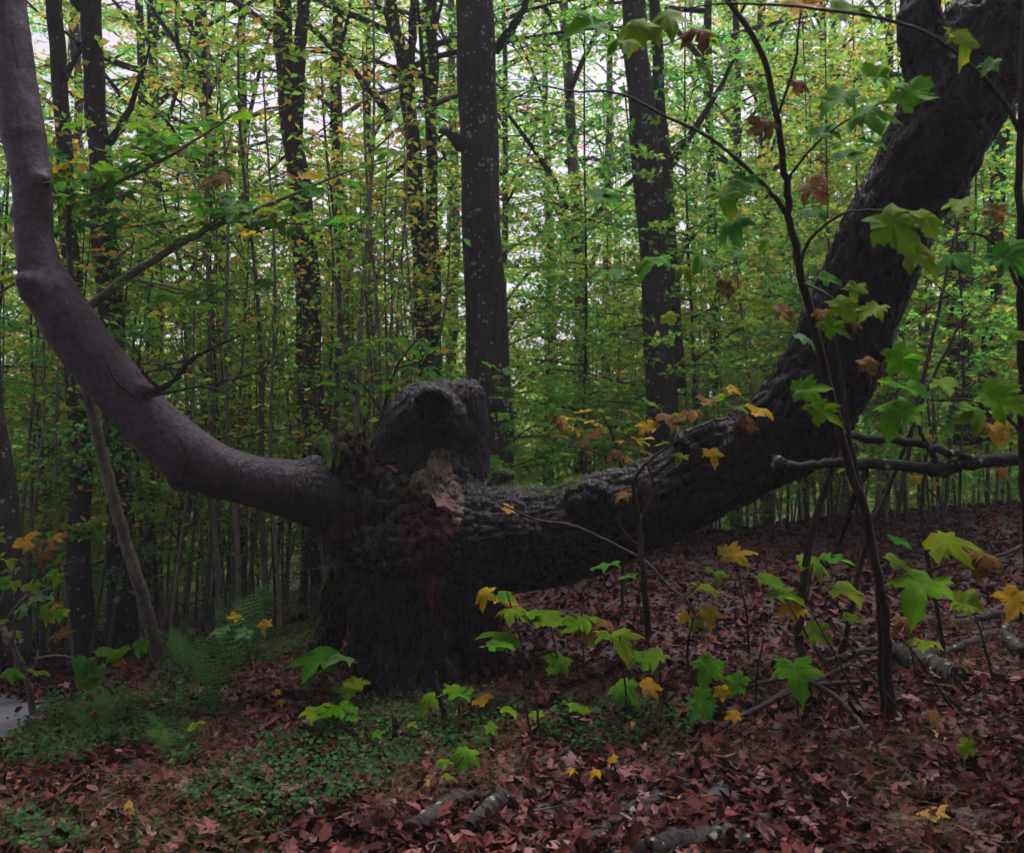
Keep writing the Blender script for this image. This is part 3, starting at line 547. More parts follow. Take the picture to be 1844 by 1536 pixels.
# trunks that can be matched in the photograph: (label, [(px,py,width px)...], depth, material, crown index, branches)
TREES = [
 ('straight grey speckled beech trunk rising right behind the hollow burl', [(853, 0, 68), (862, 200, 68), (868, 420, 72), (878, 640, 76), (886, 840, 82), (890, 1000, 90)], 10.0, 'beech', 0,
  [[(890, 92, 10.0, 9), (915, 60, 9.9, 8), (935, 30, 9.8, 7), (955, -10, 9.7, 6), (990, -90, 9.6, 4)], [(832, 262, 9.9, 14), (815, 245, 9.8, 9), (790, 235, 9.7, 5), (760, 228, 9.6, 2)]]),
 ('slightly leaning dark speckled beech trunk behind the upper side of the thick limb', [(1140, 0, 42), (1146, 110, 46), (1166, 300, 52), (1184, 540, 54), (1192, 760, 60), (1200, 1000, 66)], 10.6, 'beech', 2,
  [[(1135, 90, 10.5, 6), (1110, 60, 10.4, 4), (1080, 40, 10.3, 3)]]),
 ('thin dark stem growing close beside the leaning speckled beech trunk', [(1180, -20, 20), (1186, 150, 22), (1200, 330, 24), (1212, 520, 24), (1222, 700, 26), (1225, 1000, 28)], 11.0, 'beech', 1,
  [[(1205, 300, 11, 9), (1240, 250, 10.9, 7), (1290, 170, 10.8, 5), (1330, 90, 10.7, 3)], [(1215, 480, 11, 7), (1250, 420, 10.9, 5), (1290, 380, 10.8, 3)]]),
 ('beech forking into two stems, standing behind the low bend of the smooth limb', [(508, 0, 34), (514, 110, 36), (526, 250, 36), (546, 400, 44), (556, 600, 44), (564, 760, 46), (586, 1050, 54), (592, 1150, 60)], 10.6, 'beech', 0,
  [[(526, 262, 10.6, 16), (535, 190, 10.55, 14), (540, 90, 10.5, 12), (548, 0, 10.5, 11), (555, -150, 10.5, 9)], [(570, 420, 10.5, 8), (585, 455, 10.4, 5), (605, 500, 10.3, 3)]]),
 ('slim straight dark trunk between the forked beech and the twin stems', [(608, 0, 18), (606, 200, 20), (612, 380, 22), (622, 560, 26), (630, 760, 28), (634, 1000, 32)], 15, 'beech', 1, [[(624, 570, 15, 8), (660, 520, 15, 5), (720, 440, 14.8, 3)]]),
 ('dark stem leaning left and forking high up, beside a straighter twin', [(700, -20, 22), (722, 100, 24), (738, 210, 26), (750, 350, 28), (758, 520, 28), (766, 680, 28), (772, 1000, 32)], 12, 'beech', 2,
  [[(742, 240, 12, 10), (738, 150, 12, 9), (742, 60, 12, 8), (748, -40, 12, 7)], [(712, 60, 12, 6), (690, 20, 11.9, 5), (650, -20, 11.8, 3)]]),
 ('straight olive-grey stem, twin of the forking one left of the burl trunk', [(776, -20, 18), (780, 120, 20), (776, 260, 20), (780, 450, 22), (786, 640, 22), (790, 1000, 26)], 12.4, 'beech_mossy', 0, [[(786, 40, 12.4, 4), (800, -10, 12.3, 3)]]),
 ('slender pale trunk glimpsed just left of the speckled burl trunk', [(815, 200, 14), (820, 400, 17), (816, 560, 18), (812, 700, 20), (808, 1000, 22)], 19, 'beech_pale', 1, []),
 ('pale speckled trunk in the light behind the thick limb', [(1020, 100, 18), (1040, 400, 22), (1046, 560, 26), (1048, 780, 30), (1050, 1000, 34)], 16, 'beech_pale', 2, [[(1042, 450, 16, 7), (1010, 380, 15.8, 5), (980, 330, 15.6, 3)], [(1046, 520, 16, 6), (1080, 440, 15.8, 4)]]),
 ('thin grey trunk with ivy-like leaves between burl trunk and pale trunk', [(985, 300, 12), (992, 520, 16), (990, 700, 18), (984, 1000, 20)], 20, 'beech_pale', 0, []),
 ('broad dark trunk at the edge of the path', [(-90, -100, 46), (-60, 300, 50), (-22, 700, 54), (8, 1000, 58), (24, 1180, 66), (30, 1290, 86)], 7.2, 'beech', 1, []),
 ('mossy dark trunk with brown leaves near the path, left of the leaning sapling', [(98, -20, 26), (106, 120, 28), (118, 320, 28), (132, 560, 32), (142, 800, 36), (146, 1080, 42), (148, 1200, 54)], 9.2, 'beech', 0, [[(110, 150, 9.2, 7), (140, 100, 9.1, 4), (160, 60, 9, 2)]]),
 ('dark trunk just behind the foot of the pale leaning sapling', [(164, -20, 34), (170, 160, 36), (180, 300, 40), (196, 520, 44), (208, 760, 42), (216, 1000, 44), (220, 1180, 56)], 9.6, 'beech', 1,
  [[(188, 270, 9.6, 8), (225, 210, 9.5, 6), (250, 150, 9.4, 4), (270, 80, 9.3, 2)], [(176, 90, 9.6, 6), (150, 60, 9.6, 4)]]),
 ('slim trunk with several steep branches between smooth limb and forked beech', [(362, -20, 22), (366, 120, 24), (378, 260, 22), (396, 440, 26), (404, 560, 28), (414, 800, 28), (426, 1000, 30)], 13.5, 'beech', 2,
  [[(372, 190, 13.5, 7), (340, 110, 13.4, 6), (305, 60, 13.3, 5), (270, 10, 13.2, 3)], [(370, 200, 13.5, 6), (345, 140, 13.4, 5), (320, 80, 13.3, 4), (318, 0, 13.3, 3)], [(396, 470, 13.5, 6), (380, 440, 13.4, 4), (365, 400, 13.3, 2)]]),
 ('sturdy grey trunk behind the hanging dead branch', [(1722, 250, 34), (1725, 450, 42), (1730, 650, 44), (1736, 800, 46), (1740, 940, 52)], 12, 'beech', 0, []),
 ('crooked dark trunk beside the sturdy grey one, forking high', [(1830, 160, 20), (1800, 270, 26), (1796, 330, 26), (1792, 480, 26), (1780, 640, 28), (1772, 800, 34), (1768, 940, 46)], 11.4, 'beech', 2,
  [[(1800, 275, 11.4, 9), (1780, 235, 11.4, 8), (1765, 210, 11.3, 6), (1750, 150, 11.2, 4)]]),
 ('thin straight trunk between thick limb and grey trunk behind', [(1600, 300, 16), (1596, 600, 20), (1590, 950, 24)], 17, 'beech', 1, []),
 ('grey trunk seen under the thick limb, rising from the leaf slope', [(1280, 300, 16), (1290, 700, 22), (1288, 1000, 26)], 15, 'beech', 0, []),
 ('narrow dark trunk deep behind the smooth limb', [(250, 0, 14), (268, 400, 18), (276, 800, 22), (284, 1100, 24)], 17, 'beech', 2, []),
 ('dim trunk behind the dead twig of the smooth limb', [(436, 100, 14), (440, 500, 18), (446, 900, 22), (448, 1120, 24)], 18, 'beech', 1, []),
 ('dim narrow trunk between forked beech and slim straight trunk', [(660, 0, 12), (664, 400, 16), (668, 800, 20)], 20, 'beech', 0, []),
 ('narrow trunk in the light left of the leaning speckled beech', [(1100, 0, 10), (1094, 400, 14), (1088, 800, 18)], 24, 'beech', 1, []),
 ('dim trunk between the maple sapling stem and the thick limb', [(1370, 0, 14), (1376, 300, 18), (1380, 700, 22)], 18, 'beech', 2, []),
 ('slim dark trunk between the thick limb and the frame of maple leaves', [(1660, 400, 14), (1664, 700, 18), (1662, 960, 22)], 16, 'beech', 1, []),
]
def trunk_mesh(c, seed, m):
    rs = np.random.default_rng(seed); mb = MB(); n = max(24, int((c[-1, 2]-c[0, 2])/.28)); q = crv(c, n); k = np.arange(n)
    q[:, 0] += .012*np.sin(k*.8+seed); q[:, 1] += .012*np.sin(k*.6+seed*2); mb.tube(q[:, :3], q[:, 3], 14, True, .035, seed); return mb
TREE_XY = []
for ti, (lab, pp, dep, mt, ci, brs) in enumerate(TREES):
    c = [(*P(x, y, dep), w_*.5*dep/F) for x, y, w_ in pp]; c.sort(key=lambda q: q[2]); c = np.array(c)
    dn = (c[1, :3]-c[0, :3])/(c[1, 2]-c[0, 2]); dn = np.clip(dn, -.25, .25); dn[2] = 1; gz = float(H(c[0, 0], c[0, 1]))-.12
    if c[0, 2] > gz+.05:
        low = c[0, :3]+dn*(gz-c[0, 2]); c = np.concatenate([[[*low, c[0, 3]*1.25]], c])
    c = c[c[:, 2] >= gz-1e-6]
    tp = c[-1]; up = (c[-1, :3]-c[-2, :3])/(c[-1, 2]-c[-2, 2]); 
    for hgt in (3, 7, 12):
        if tp[2]+hgt < 19: c = np.concatenate([c, [[*(tp[:3]+np.array([up[0]*hgt*.6, up[1]*hgt*.6, hgt])), tp[3]*(1-hgt*.055)]]])
    base = c[0, :3].copy(); base[2] += .12; root = thing('beech_tree', lab, 'tree', base); TREE_XY.append((base[0], base[1]))
    c[:, :3] -= base; mb = trunk_mesh(c, ti, mt)
    fl = MB()
    o = ob('trunk', mb.mesh('trunk', M[mt]), root)
    for b in brs: twig_obj('branch', [b], mt, root, base, 7, .03)
    k = int(np.argmin(np.abs(c[:, 2]-9))); sc = random.uniform(.9, 1.15); rz = random.uniform(0, 6.3); lift = (1.2 if dep < 13 else -.8)
    for nm, me in zip(('branchwork', 'crown'), TALL[ci]): ob(nm, me.copy(), root, (c[k, 0], c[k, 1], lift), (0, 0, rz), sc)

# more trees of the wood behind; around, unseen beeches added for shade
TSTEM = []
for k in range(3):
    z = np.linspace(-.3, 17.5, 22); c = np.stack([.10*np.sin(z*.4+k), .08*np.cos(z*.5+k), z, .10*(1.15-.85*np.clip(z/17.5, 0, 1))+.05*np.exp(-np.clip(z, 0, 9)*3)], 1); TSTEM.append(trunk_mesh(c, 90+k, 'beech').mesh('far_trunk%d' % k, M['beech']))
NICK = ['speckled burl trunk', 'leaning speckled beech', 'thin stem by the leaning beech', 'forked beech', 'slim straight trunk', 'leaning twin stem', 'olive twin stem', 'slender pale trunk', 'pale speckled trunk', 'ivied grey trunk', 'broad path-side trunk', 'mossy path trunk', 'trunk behind the leaning sapling', 'steep-branched slim trunk', 'sturdy grey trunk', 'crooked dark trunk',
        'thin trunk behind the thick limb', 'grey trunk under the thick limb', 'narrow trunk behind the smooth limb', 'dim trunk behind the dead twig', 'dim narrow trunk', 'narrow trunk in the light', 'dim trunk by the maple stem', 'slim trunk by the maple leaves']
TXY = TREE_XY
def near(x, y): return NICK[int(np.argmin([(x-a)**2+(y-b)**2 for a, b in TXY]))]
def copy_tree(root_name, lab, cat, grp, loc, rz, sc, parts):
    r = thing(root_name, lab, cat, loc, grp); r.rotation_euler = (0, 0, rz); r.scale = (sc,)*3
    for nm, me in parts: ob(nm, me.copy(), r)      # own copies: one flat BVH renders much faster than overlapping instances
    return r
rr = random.Random(5); spots = []
def free(x, y, dmin): return all((x-a)**2+(y-b)**2 > dmin*dmin for a, b in spots)
n = 0
while n < 40:
    d = rr.uniform(17, 60); u = rr.uniform(-.72, .72); x, y = u*d, d
    if not free(x, y, 2.6): continue
    spots.append((x, y)); k = n % 3; n += 1
    copy_tree('beech_tree', 'distant %s beech far behind the %s' % (('green', 'golden', 'deep green')[k], near(x, y)), 'tree', 'beeches deep in the wood', (x, y, float(H(x, y))), rr.uniform(0, 6.3), rr.uniform(.85, 1.3), [('trunk', TSTEM[k]), ('branchwork', DEEP[k][0]), ('crown', DEEP[k][1])])
for x, y in ((6.8, 4.5), (-4.5, -4.5), (0.5, -3.5), (5.5, -3), (-1.5, -9), (9, 0), (4, -8)):  # out-of-view beeches, added so their full crowns keep the gnarled tree dark
    k = rr.randrange(2); copy_tree('beech_tree', 'unseen beech added to shade the clearing', 'tree', 'unseen beeches added for shade', (x, y, float(H(x, y))), rr.uniform(0, 6.3), rr.uniform(1.0, 1.2), [('trunk', TSTEM[k]), ('branchwork', DENSE[k][0]), ('crown', DENSE[k][1])])
# understory: leafy young beeches
n = 0; spots = []
YL = ['young green-leaved beech in the undergrowth', 'young deep green beech in the undergrowth', 'young golden-leaved beech in the undergrowth', 'taller young beech with bare lower stem in the undergrowth']
YSH = ['young green-leaved beech near the %s', 'young deep green beech near the %s', 'young golden-leaved beech near the %s', 'taller young beech with bare lower stem near the %s']
while n < 150:
    d = 8.6+26*rr.random()**1.3; u = rr.uniform(-.66, .66); x, y = u*d, d
    if d < 11.5 and -.30 < u < .12: continue
    if not free(x, y, .8+d*.03): continue
    if d < 10 and u > .2 and rr.random() < .6: continue
    spots.append((x, y)); k = n % 4; n += 1
    copy_tree('young_beech', YSH[k] % near(x, y), 'tree', YL[k], (x, y, float(H(x, y))), rr.uniform(0, 6.3), rr.uniform(.75, 1.25), [('stem', YSTEM[k]), ('branchwork', YOUNG[k][0]), ('crown', YOUNG[k][1])])
for k in range(9):
    d = rr.uniform(11, 15); u = rr.uniform(.09, .36); x, y = u*d, d
    copy_tree('young_beech', 'young orange-gold beech beyond the thick limb, near the %s' % near(x, y), 'tree', 'golden young beeches beyond the thick limb', (x, y, float(H(x, y))), rr.uniform(0, 6.3), rr.uniform(.5, .8), [('stem', YSTEM[2]), ('branchwork', YOUNG[2][0]), ('crown', YOUNG[2][1])])
n = 0
while n < 84:
    d = rr.uniform(10.5, 26) if n < 60 else rr.uniform(14, 26); u = rr.uniform(-.66, .62) if n < 60 else rr.uniform(-.62, -.12); x, y = u*d, d; n += 1
    k = n % 3; copy_tree('low_bush', ('low green beech bush near the %s', 'low deep green beech bush near the %s', 'low golden beech bush near the %s')[k] % near(x, y), 'bush', 'low bushes under the trees', (x, y, float(H(x, y))-.25), rr.uniform(0, 6.3), rr.uniform(.34, .55), [('stem', YSTEM[k]), ('branchwork', YOUNG[k][0]), ('crown', YOUNG[k][1])])
# thin bare saplings, dense on the left
SAP = []
for k in range(6):
    mb, c = stem_mesh(4.2+.5*(k % 3), .015+.005*(k % 3), 200+k, .05, 9); rs = np.random.default_rng(300+k); m = 160; q = rs.integers(5, 14, m); zz = c[q]+rs.normal(0, .28, (m, 3))*[1, 1, .5]
    V, T = scatter(LEAF_Q[0], LEAF_Q[1], zz, np.tile([0, 0, 1.], (m, 1))+rs.normal(0, .5, (m, 3)), rs.normal(0, 1, (m, 3)), .085*rs.uniform(.7, 1.2, m))
    SAP.append((mb.mesh('sapling_stem%d' % k, M['twig_pale' if k in (1, 2, 4) else 'twig_mid']), mk('sapling_crown%d' % k, V, [T], M['beech_leaf_gold' if k % 2 else 'beech_leaf'], False)))
n = 0
while n < 225:
    left = n < 155
    d = rr.uniform(8.4, 16) if left else rr.uniform(10.4, 18); px = rr.uniform(-20, 740) if left else rr.uniform(1200, 1860); x, y = (px-922)/F*d, d; n += 1
    k = rr.randrange(6); rt = copy_tree('beech_sapling', '%s bare-stemmed sapling with %s leaves near the %s' % (('thin dark', 'slim pale', 'sturdier pale', 'thin dark', 'thin pale', 'sturdier dark')[k], 'golden' if k % 2 else 'green', near(x, y)), 'sapling', 'saplings beyond the %s limb' % ('smooth' if left else 'thick'), (x, y, float(H(x, y))), rr.uniform(0, 6.3), rr.uniform(.75, 1.25), [('stem', SAP[k][0]), ('crown', SAP[k][1])])
    rt.rotation_euler = (rr.gauss(0, .06), rr.gauss(0, .07), rr.uniform(0, 6.3))
# far-off undergrowth that reads as one mass
m = 90000; u = rng.uniform(-.8, .8, m); d = rng.uniform(34, 75, m); x = u*d; y = d; cl = 1.2+1.0*vn(x, y, x*0, .35)+.8*vn(x, y, x*0, .9, 3); z = rng.random(m)*np.clip(cl+1.5, .4, 4)*1.8-.8
V, T = scatter(LEAF_Q[0], LEAF_Q[1], np.stack([x, y, z], 1), np.tile([0, -.5, 1.], (m, 1))+rng.normal(0, .6, (m, 3)), rng.normal(0, 1, (m, 3)), rng.uniform(.22, .42, m))
o = ob('far_undergrowth', mk('far_undergrowth', V, [T], M['beech_leaf'], False)); o['kind'] = 'stuff'; o['label'] = 'distant mass of green and yellow undergrowth between the far trunks'; o['category'] = 'undergrowth'


# unseen young beeches added behind the viewer to darken the trunk's front
for k in range(14):
    a = R(200)+R(140)*k/13; q = rr.uniform(4.2, 6.5); x, y = q*math.cos(a), q*math.sin(a)+.5
    copy_tree('young_beech', 'unseen young beech added behind the viewer to block light', 'tree', 'unseen young beeches added to block light', (x, y, float(H(x, y))), rr.uniform(0, 6.3), rr.uniform(.8, 1.2), [('stem', YSTEM[k % 4]), ('branchwork', YOUNG[k % 4][0]), ('crown', YOUNG[k % 4][1])])

# ------------------------------------------------------------------ maple saplings and seedlings with leaves one by one
MAPLE = {}
for kd in ('green', 'lime', 'deep', 'yellow', 'brown', 'pale'):
    for v in range(5):
        Vt, Tt = maple(HALF, (.10, .2, .3, .15, .35)[v], (.25, .4, .6, .75, .3)[v]*(1.6 if kd == 'brown' else 1), .028, v+3); Vt = Vt.copy(); Vt[:, 0] *= (1, .86, .95, 1.08, .8)[v]; Vt[:, 0] += (.0, .07, -.06, .04, -.08)[v]*Vt[:, 1]**2; Vt[:, 2] += (0, .10, -.08, .12, -.1)[v]*np.sin(4*Vt[:, 0]+v)*Vt[:, 1]
        MAPLE[kd, v] = mk('maple_leaf_%s_%d' % (kd, v), Vt, [Tt], M['leaf_'+kd], True)
def leaf_at(root, loc, p, size, kd, face, rs, head=None):
    """one maple leaf: its stalk end at p; face 1 looks at the viewer's side, 0 lies level"""
    n = nrm(np.array([rs.gauss(0, .25), -face+rs.gauss(0, .15), (1-face)*1.0+.15+rs.gauss(0, .12)]))
    h = np.array([rs.gauss(0, .8), -.35*(1-face)+rs.gauss(0, .45), -.9*face+rs.gauss(0, .25)]) if head is None else np.asarray(head, float)
    h = nrm(h-n*(h@n)); x = np.cross(h, n); o = ob('leaf', MAPLE[kd, rs.randrange(5)], root)
    from mathutils import Matrix
    mw = Matrix(((x[0], h[0], n[0], 0), (x[1], h[1], n[1], 0), (x[2], h[2], n[2], 0), (0, 0, 0, 1)))
    q = np.asarray(p)-loc; o.matrix_local = Matrix.Translation(Vector(q)) @ mw @ Matrix.Scale(size, 4); return o
def plant(name, label, cat, stems, leaves, rs, group=None, base=None, m='twig', stalk=.0013):
    """stems: chains (px,py,depth,rpx); leaves: (px,py,depth,size px,kind,face): px,py is the leaf's middle"""
    S = []
    mbs = []
    for ch in stems:
        c = np.array([(*P(x, y, d), r*d/F) for x, y, d, r in ch]); c = crv(c, max(6, 6*len(ch))); c[1:, :3] += rng.normal(0, 1, (len(c)-1, 3))*np.minimum(c[1:, 3:4]*.2, .004); S.append(c)
    loc = S[0][0, :3].copy() if base is None else base; root = thing(name, label, cat, loc, group); AP = np.concatenate(S)
    for c in S:
        mb = MB(); mb.tube(c[:, :3]-loc, np.maximum(c[:, 3], .0009), 7, True); ob('stem', mb.mesh('stem', M[m]), root)
    for (x, y, d, s, kd, fc) in leaves:
        size = s*d/F; ctr = P(x, y, d); n_ = None
        h = np.array([rs.gauss(0, .7), -.3*(1-fc)+rs.gauss(0, .4), -.9*fc+rs.gauss(0, .2)]); hn = nrm(h); st = ctr-hn*size*.4
        lf = leaf_at(root, loc, st, size*1.05, kd, fc, rs, h)
        k = int(np.argmin(((AP[:, :3]-st)**2).sum(1)*np.where(AP[:, 2] < st[2]+.06, 1.0, 1.8))); a = AP[k, :3]; mid = (a+st)/2+np.array([0, 0, .12*np.linalg.norm(st-a)])
        pet = MB(); pet.tube(crv([a-loc, mid-loc, st-loc], 6), [stalk*1.6, stalk*1.4, stalk*1.2, stalk, stalk, stalk], 4, False); sk = ob('leaf_stalk', pet.mesh('leaf_stalk', M['twig']), lf); sk.matrix_parent_inverse = lf.matrix_local.inverted()
    return root
rl = random.Random(21)
gA, dA = G(1602, 1288)
main = [(1604, 1292, dA, 9), (1598, 1180, dA*.97, 8.5), (1590, 1080, 3.9, 8), (1562, 950, 3.7, 8), (1522, 810, 3.5, 8), (1484, 670, 3.35, 8), (1446, 510, 3.2, 7.5), (1424, 400, 3.1, 7), (1414, 320, 3.05, 6.5), (1398, 210, 3.0, 6), (1368, 90, 2.95, 5.5), (1306, -5, 2.9, 5), (1240, -90, 2.9, 3)]
A_st = [main, [(1424, 398, 3.1, 5), (1392, 352, 3.05, 4.5), (1330, 290, 3.0, 4), (1280, 250, 3.0, 3.5), (1200, 210, 3.0, 3), (1110, 168, 3.0, 2.5), (1030, 165, 3.0, 2), (960, 150, 3.05, 1.2)],
        [(1440, 480, 3.2, 3.5), (1460, 430, 3.1, 3), (1520, 385, 3.0, 2.5), (1590, 380, 2.95, 2), (1620, 395, 2.9, 1.5)], [(1398, 215, 3.0, 3), (1430, 120, 2.95, 2.5), (1440, 40, 2.9, 2), (1450, -20, 2.9, 1.5)],
        [(1446, 510, 3.2, 3), (1490, 530, 3.0, 2), (1520, 560, 2.95, 1.4)], [(1500, 730, 3.42, 3), (1470, 720, 3.3, 2), (1450, 725, 3.25, 1.4)], [(1414, 330, 3.05, 3), (1460, 270, 3.0, 2.4), (1520, 220, 2.95, 2), (1600, 180, 2.9, 1.5)],
        [(1590, 1280, dA*.99, 5), (1584, 1130, 4.2, 5), (1578, 1010, 4.0, 5), (1556, 900, 3.85, 4.5), (1530, 790, 3.8, 4), (1510, 650, 3.8, 3), (1490, 560, 3.75, 2)]]
A_lv = [(1435, 35, 2.9, 80, 'yellow', .8), (1505, 42, 2.9, 78, 'green', .6), (1262, 62, 3.0, 58, 'brown', .6), (1292, 92, 3.0, 42, 'lime', .4), (1590, 135, 2.9, 75, 'green', .7), (1510, 190, 2.9, 80, 'green', .5), (1625, 205, 2.85, 75, 'green', .6), (1555, 232, 2.9, 80, 'green', .5),
  (1375, 235, 3.0, 52, 'brown', .7), (1335, 345, 3.0, 60, 'deep', .8), (1300, 362, 3.0, 70, 'lime', .7), (1470, 342, 3.0, 66, 'brown', .7), (1320, 410, 3.0, 55, 'deep', .7), (1460, 392, 3.0, 50, 'deep', .25), (1608, 415, 2.85, 95, 'lime', .8), (1664, 402, 2.85, 70, 'lime', .6),
  (1655, 452, 2.85, 90, 'lime', .7), (1490, 506, 3.0, 42, 'green', .7), (1365, 165, 3.0, 50, 'lime', .6), (1540, 523, 2.95, 40, 'lime', .9), (1570, 556, 2.95, 56, 'lime', .5), (1512, 560, 2.95, 58, 'lime', .6), (1480, 568, 3.0, 36, 'brown', .4), (1530, 584, 2.95, 42, 'brown', .6),
  (1502, 592, 2.95, 56, 'lime', .7), (1452, 615, 3.1, 40, 'pale', .2), (1450, 715, 3.2, 68, 'green', .6), (1476, 750, 3.2, 66, 'lime', .8), (1065, 52, 3.0, 92, 'green', .5), (1150, 40, 3.0, 70, 'lime', .6), (1195, 30, 3.0, 80, 'lime', .5), (1120, 90, 3.0, 50, 'green', .4), (1440, 150, 3.0, 40, 'brown', .6),
  (1080, 372, 3.1, 76, 'deep', .5), (1170, 466, 3.2, 62, 'green', .3), (1118, 512, 3.2, 60, 'deep', .2), (1195, 490, 3.2, 48, 'green', .3), (1270, 455, 3.2, 58, 'deep', .3), (1330, 470, 3.2, 60, 'deep', .25), (1235, 480, 3.2, 46, 'lime', .3), (1390, 440, 3.1, 50, 'green', .3), (1310, 520, 3.2, 44, 'brown', .5), (1365, 545, 3.2, 40, 'lime', .5),
  (1410, 560, 3.3, 40, 'brown', .6), (1350, 590, 3.3, 36, 'lime', .4), (1205, 575, 3.4, 32, 'lime', .4), (1560, 275, 2.9, 60, 'deep', .3), (1480, 250, 3.0, 56, 'deep', .3), (1410, 300, 3.05, 44, 'green', .4), (1520, 300, 3.0, 58, 'deep', .4), (1350, 120, 3.0, 46, 'lime', .5), (1250, 130, 3.0, 50, 'lime', .5)]
A_lv = [(x, y, d, s_*1.0, k, f*.7+.25) for x, y, d, s_, k, f in A_lv]
plant('maple_sapling', 'tall curving maple sapling with big green leaves crossing before the thick limb', 'sapling', A_st, A_lv, rl)
gB, dB = G(1870, 1200)
B_st = [[(1870, 1210, dB, 9), (1850, 1000, 3.6, 8), (1842, 800, 3.3, 8), (1840, 600, 3.1, 7.5), (1836, 330, 2.9, 7), (1842, 100, 2.8, 6), (1850, -60, 2.8, 4)], [(1836, 240, 2.87, 5), (1812, 190, 2.8, 4.5), (1760, 130, 2.75, 4), (1690, 72, 2.7, 3.5), (1620, 42, 2.7, 3.2), (1530, 24, 2.7, 3), (1400, 10, 2.7, 2.5), (1290, 8, 2.7, 2), (1225, 20, 2.7, 1.3)],
        [(1838, 520, 3.0, 4), (1790, 440, 2.9, 3), (1740, 420, 2.85, 2), (1700, 440, 2.8, 1.4)], [(1842, 780, 3.3, 4), (1800, 740, 3.1, 3), (1740, 720, 3.0, 2.4), (1680, 720, 3.0, 1.8), (1620, 690, 3.0, 1.2)], [(1850, 980, 3.55, 4), (1800, 1000, 3.4, 3), (1740, 1010, 3.3, 2.4), (1660, 1030, 3.3, 1.6)]]
B_lv = [(1725, 80, 2.7, 70, 'lime', .85), (1782, 118, 2.7, 40, 'pale', .8), (1730, 370, 2.85, 62, 'lime', .5), (1800, 385, 2.85, 56, 'brown', .8), (1722, 482, 2.8, 80, 'deep', .3), (1790, 470, 2.8, 72, 'deep', .6), (1625, 655, 3.0, 76, 'green', .8), (1600, 712, 3.0, 66, 'green', .3), (1700, 700, 3.0, 60, 'lime', .4),
  (1640, 756, 3.0, 90, 'green', .25), (1725, 735, 3.0, 72, 'pale', .2), (1800, 725, 3.0, 92, 'lime', .6), (1752, 756, 3.0, 60, 'lime', .3), (1792, 780, 3.0, 56, 'yellow', .3), (1650, 700, 3.0, 50, 'deep', .3), (1615, 1010, 3.3, 52, 'lime', .2), (1655, 1045, 3.2, 112, 'green', .22), (1700, 1000, 3.3, 86, 'lime', .4), (1610, 985, 3.3, 46, 'deep', .2),
  (1822, 1090, 3.4, 74, 'yellow', .4), (1740, 1090, 3.4, 60, 'lime', .3), (1770, 1010, 3.3, 60, 'brown', .4), (1680, 1290, 3.6, 34, 'brown', .5), (1820, 440, 2.9, 60, 'green', .4), (1835, 620, 3, 50, 'lime', .4), (1560, 660, 3, 40, 'brown', .5), (1240, 5, 2.7, 50, 'lime', .6)]
B_lv = [(x, y, d, s_*.95, k, f*.7+.22) for x, y, d, s_, k, f in B_lv]
plant('maple_sapling', 'maple sapling with broad green and yellow leaves beside the hanging dead branch', 'sapling', B_st, B_lv, rl)
gC, dC = G(1168, 1135)
C_st = [[(1168, 1145, dC, 7), (1160, 1060, 4.9, 6), (1152, 960, 4.75, 5.5), (1150, 925, 4.72, 5)], [(1150, 930, 4.72, 4), (1142, 870, 4.7, 3.5), (1160, 838, 4.7, 3), (1210, 800, 4.68, 2.5), (1270, 770, 4.65, 1.8), (1330, 745, 4.6, 1.2)], [(1152, 945, 4.73, 4), (1172, 900, 4.7, 3.4), (1176, 870, 4.7, 3), (1166, 838, 4.7, 2)], [(1176, 872, 4.7, 2.4), (1210, 845, 4.7, 1.8), (1250, 815, 4.65, 1.2)],
        [(1152, 1005, 4.8, 3.4), (1090, 972, 4.75, 2.8), (1030, 946, 4.7, 2.6), (960, 934, 4.7, 2), (900, 905, 4.7, 1.5), (855, 870, 4.8, 1)], [(1150, 985, 4.75, 2.2), (1115, 945, 4.72, 1.8), (1120, 905, 4.7, 1.3)], [(1162, 1010, 4.8, 3), (1210, 1060, 4.7, 2.4), (1240, 1085, 4.6, 2), (1236, 1130, 4.6, 1.5)], [(1230, 1078, 4.6, 1.8), (1262, 1050, 4.55, 1.3)]]
C_lv = [(1365, 750, 4.6, 48, 'yellow', .5), (1300, 712, 4.6, 46, 'lime', .3), (1240, 742, 4.6, 60, 'brown', .4), (1282, 820, 4.6, 36, 'yellow', .6), (1325, 742, 4.6, 40, 'lime', .3), (1345, 765, 4.6, 44, 'brown', .6), (1275, 725, 4.6, 40, 'brown', .4), (1225, 825, 4.65, 30, 'lime', .5), (1122, 892, 4.7, 32, 'brown', .4), (1205, 760, 4.65, 50, 'brown', .3), (1180, 785, 4.65, 44, 'yellow', .3), (1170, 730, 4.65, 30, 'lime', .3), (1320, 700, 4.6, 30, 'yellow', .4),
  (1100, 1030, 4.8, 46, 'deep', .2), (1130, 1040, 4.8, 40, 'deep', .2), (1075, 1035, 4.8, 30, 'green', .3), (1232, 1110, 4.6, 22, 'yellow', .9)]
plant('maple_sapling', 'small forked sapling with yellow and brown leaves standing before the thick limb', 'sapling', C_st, C_lv, rl)
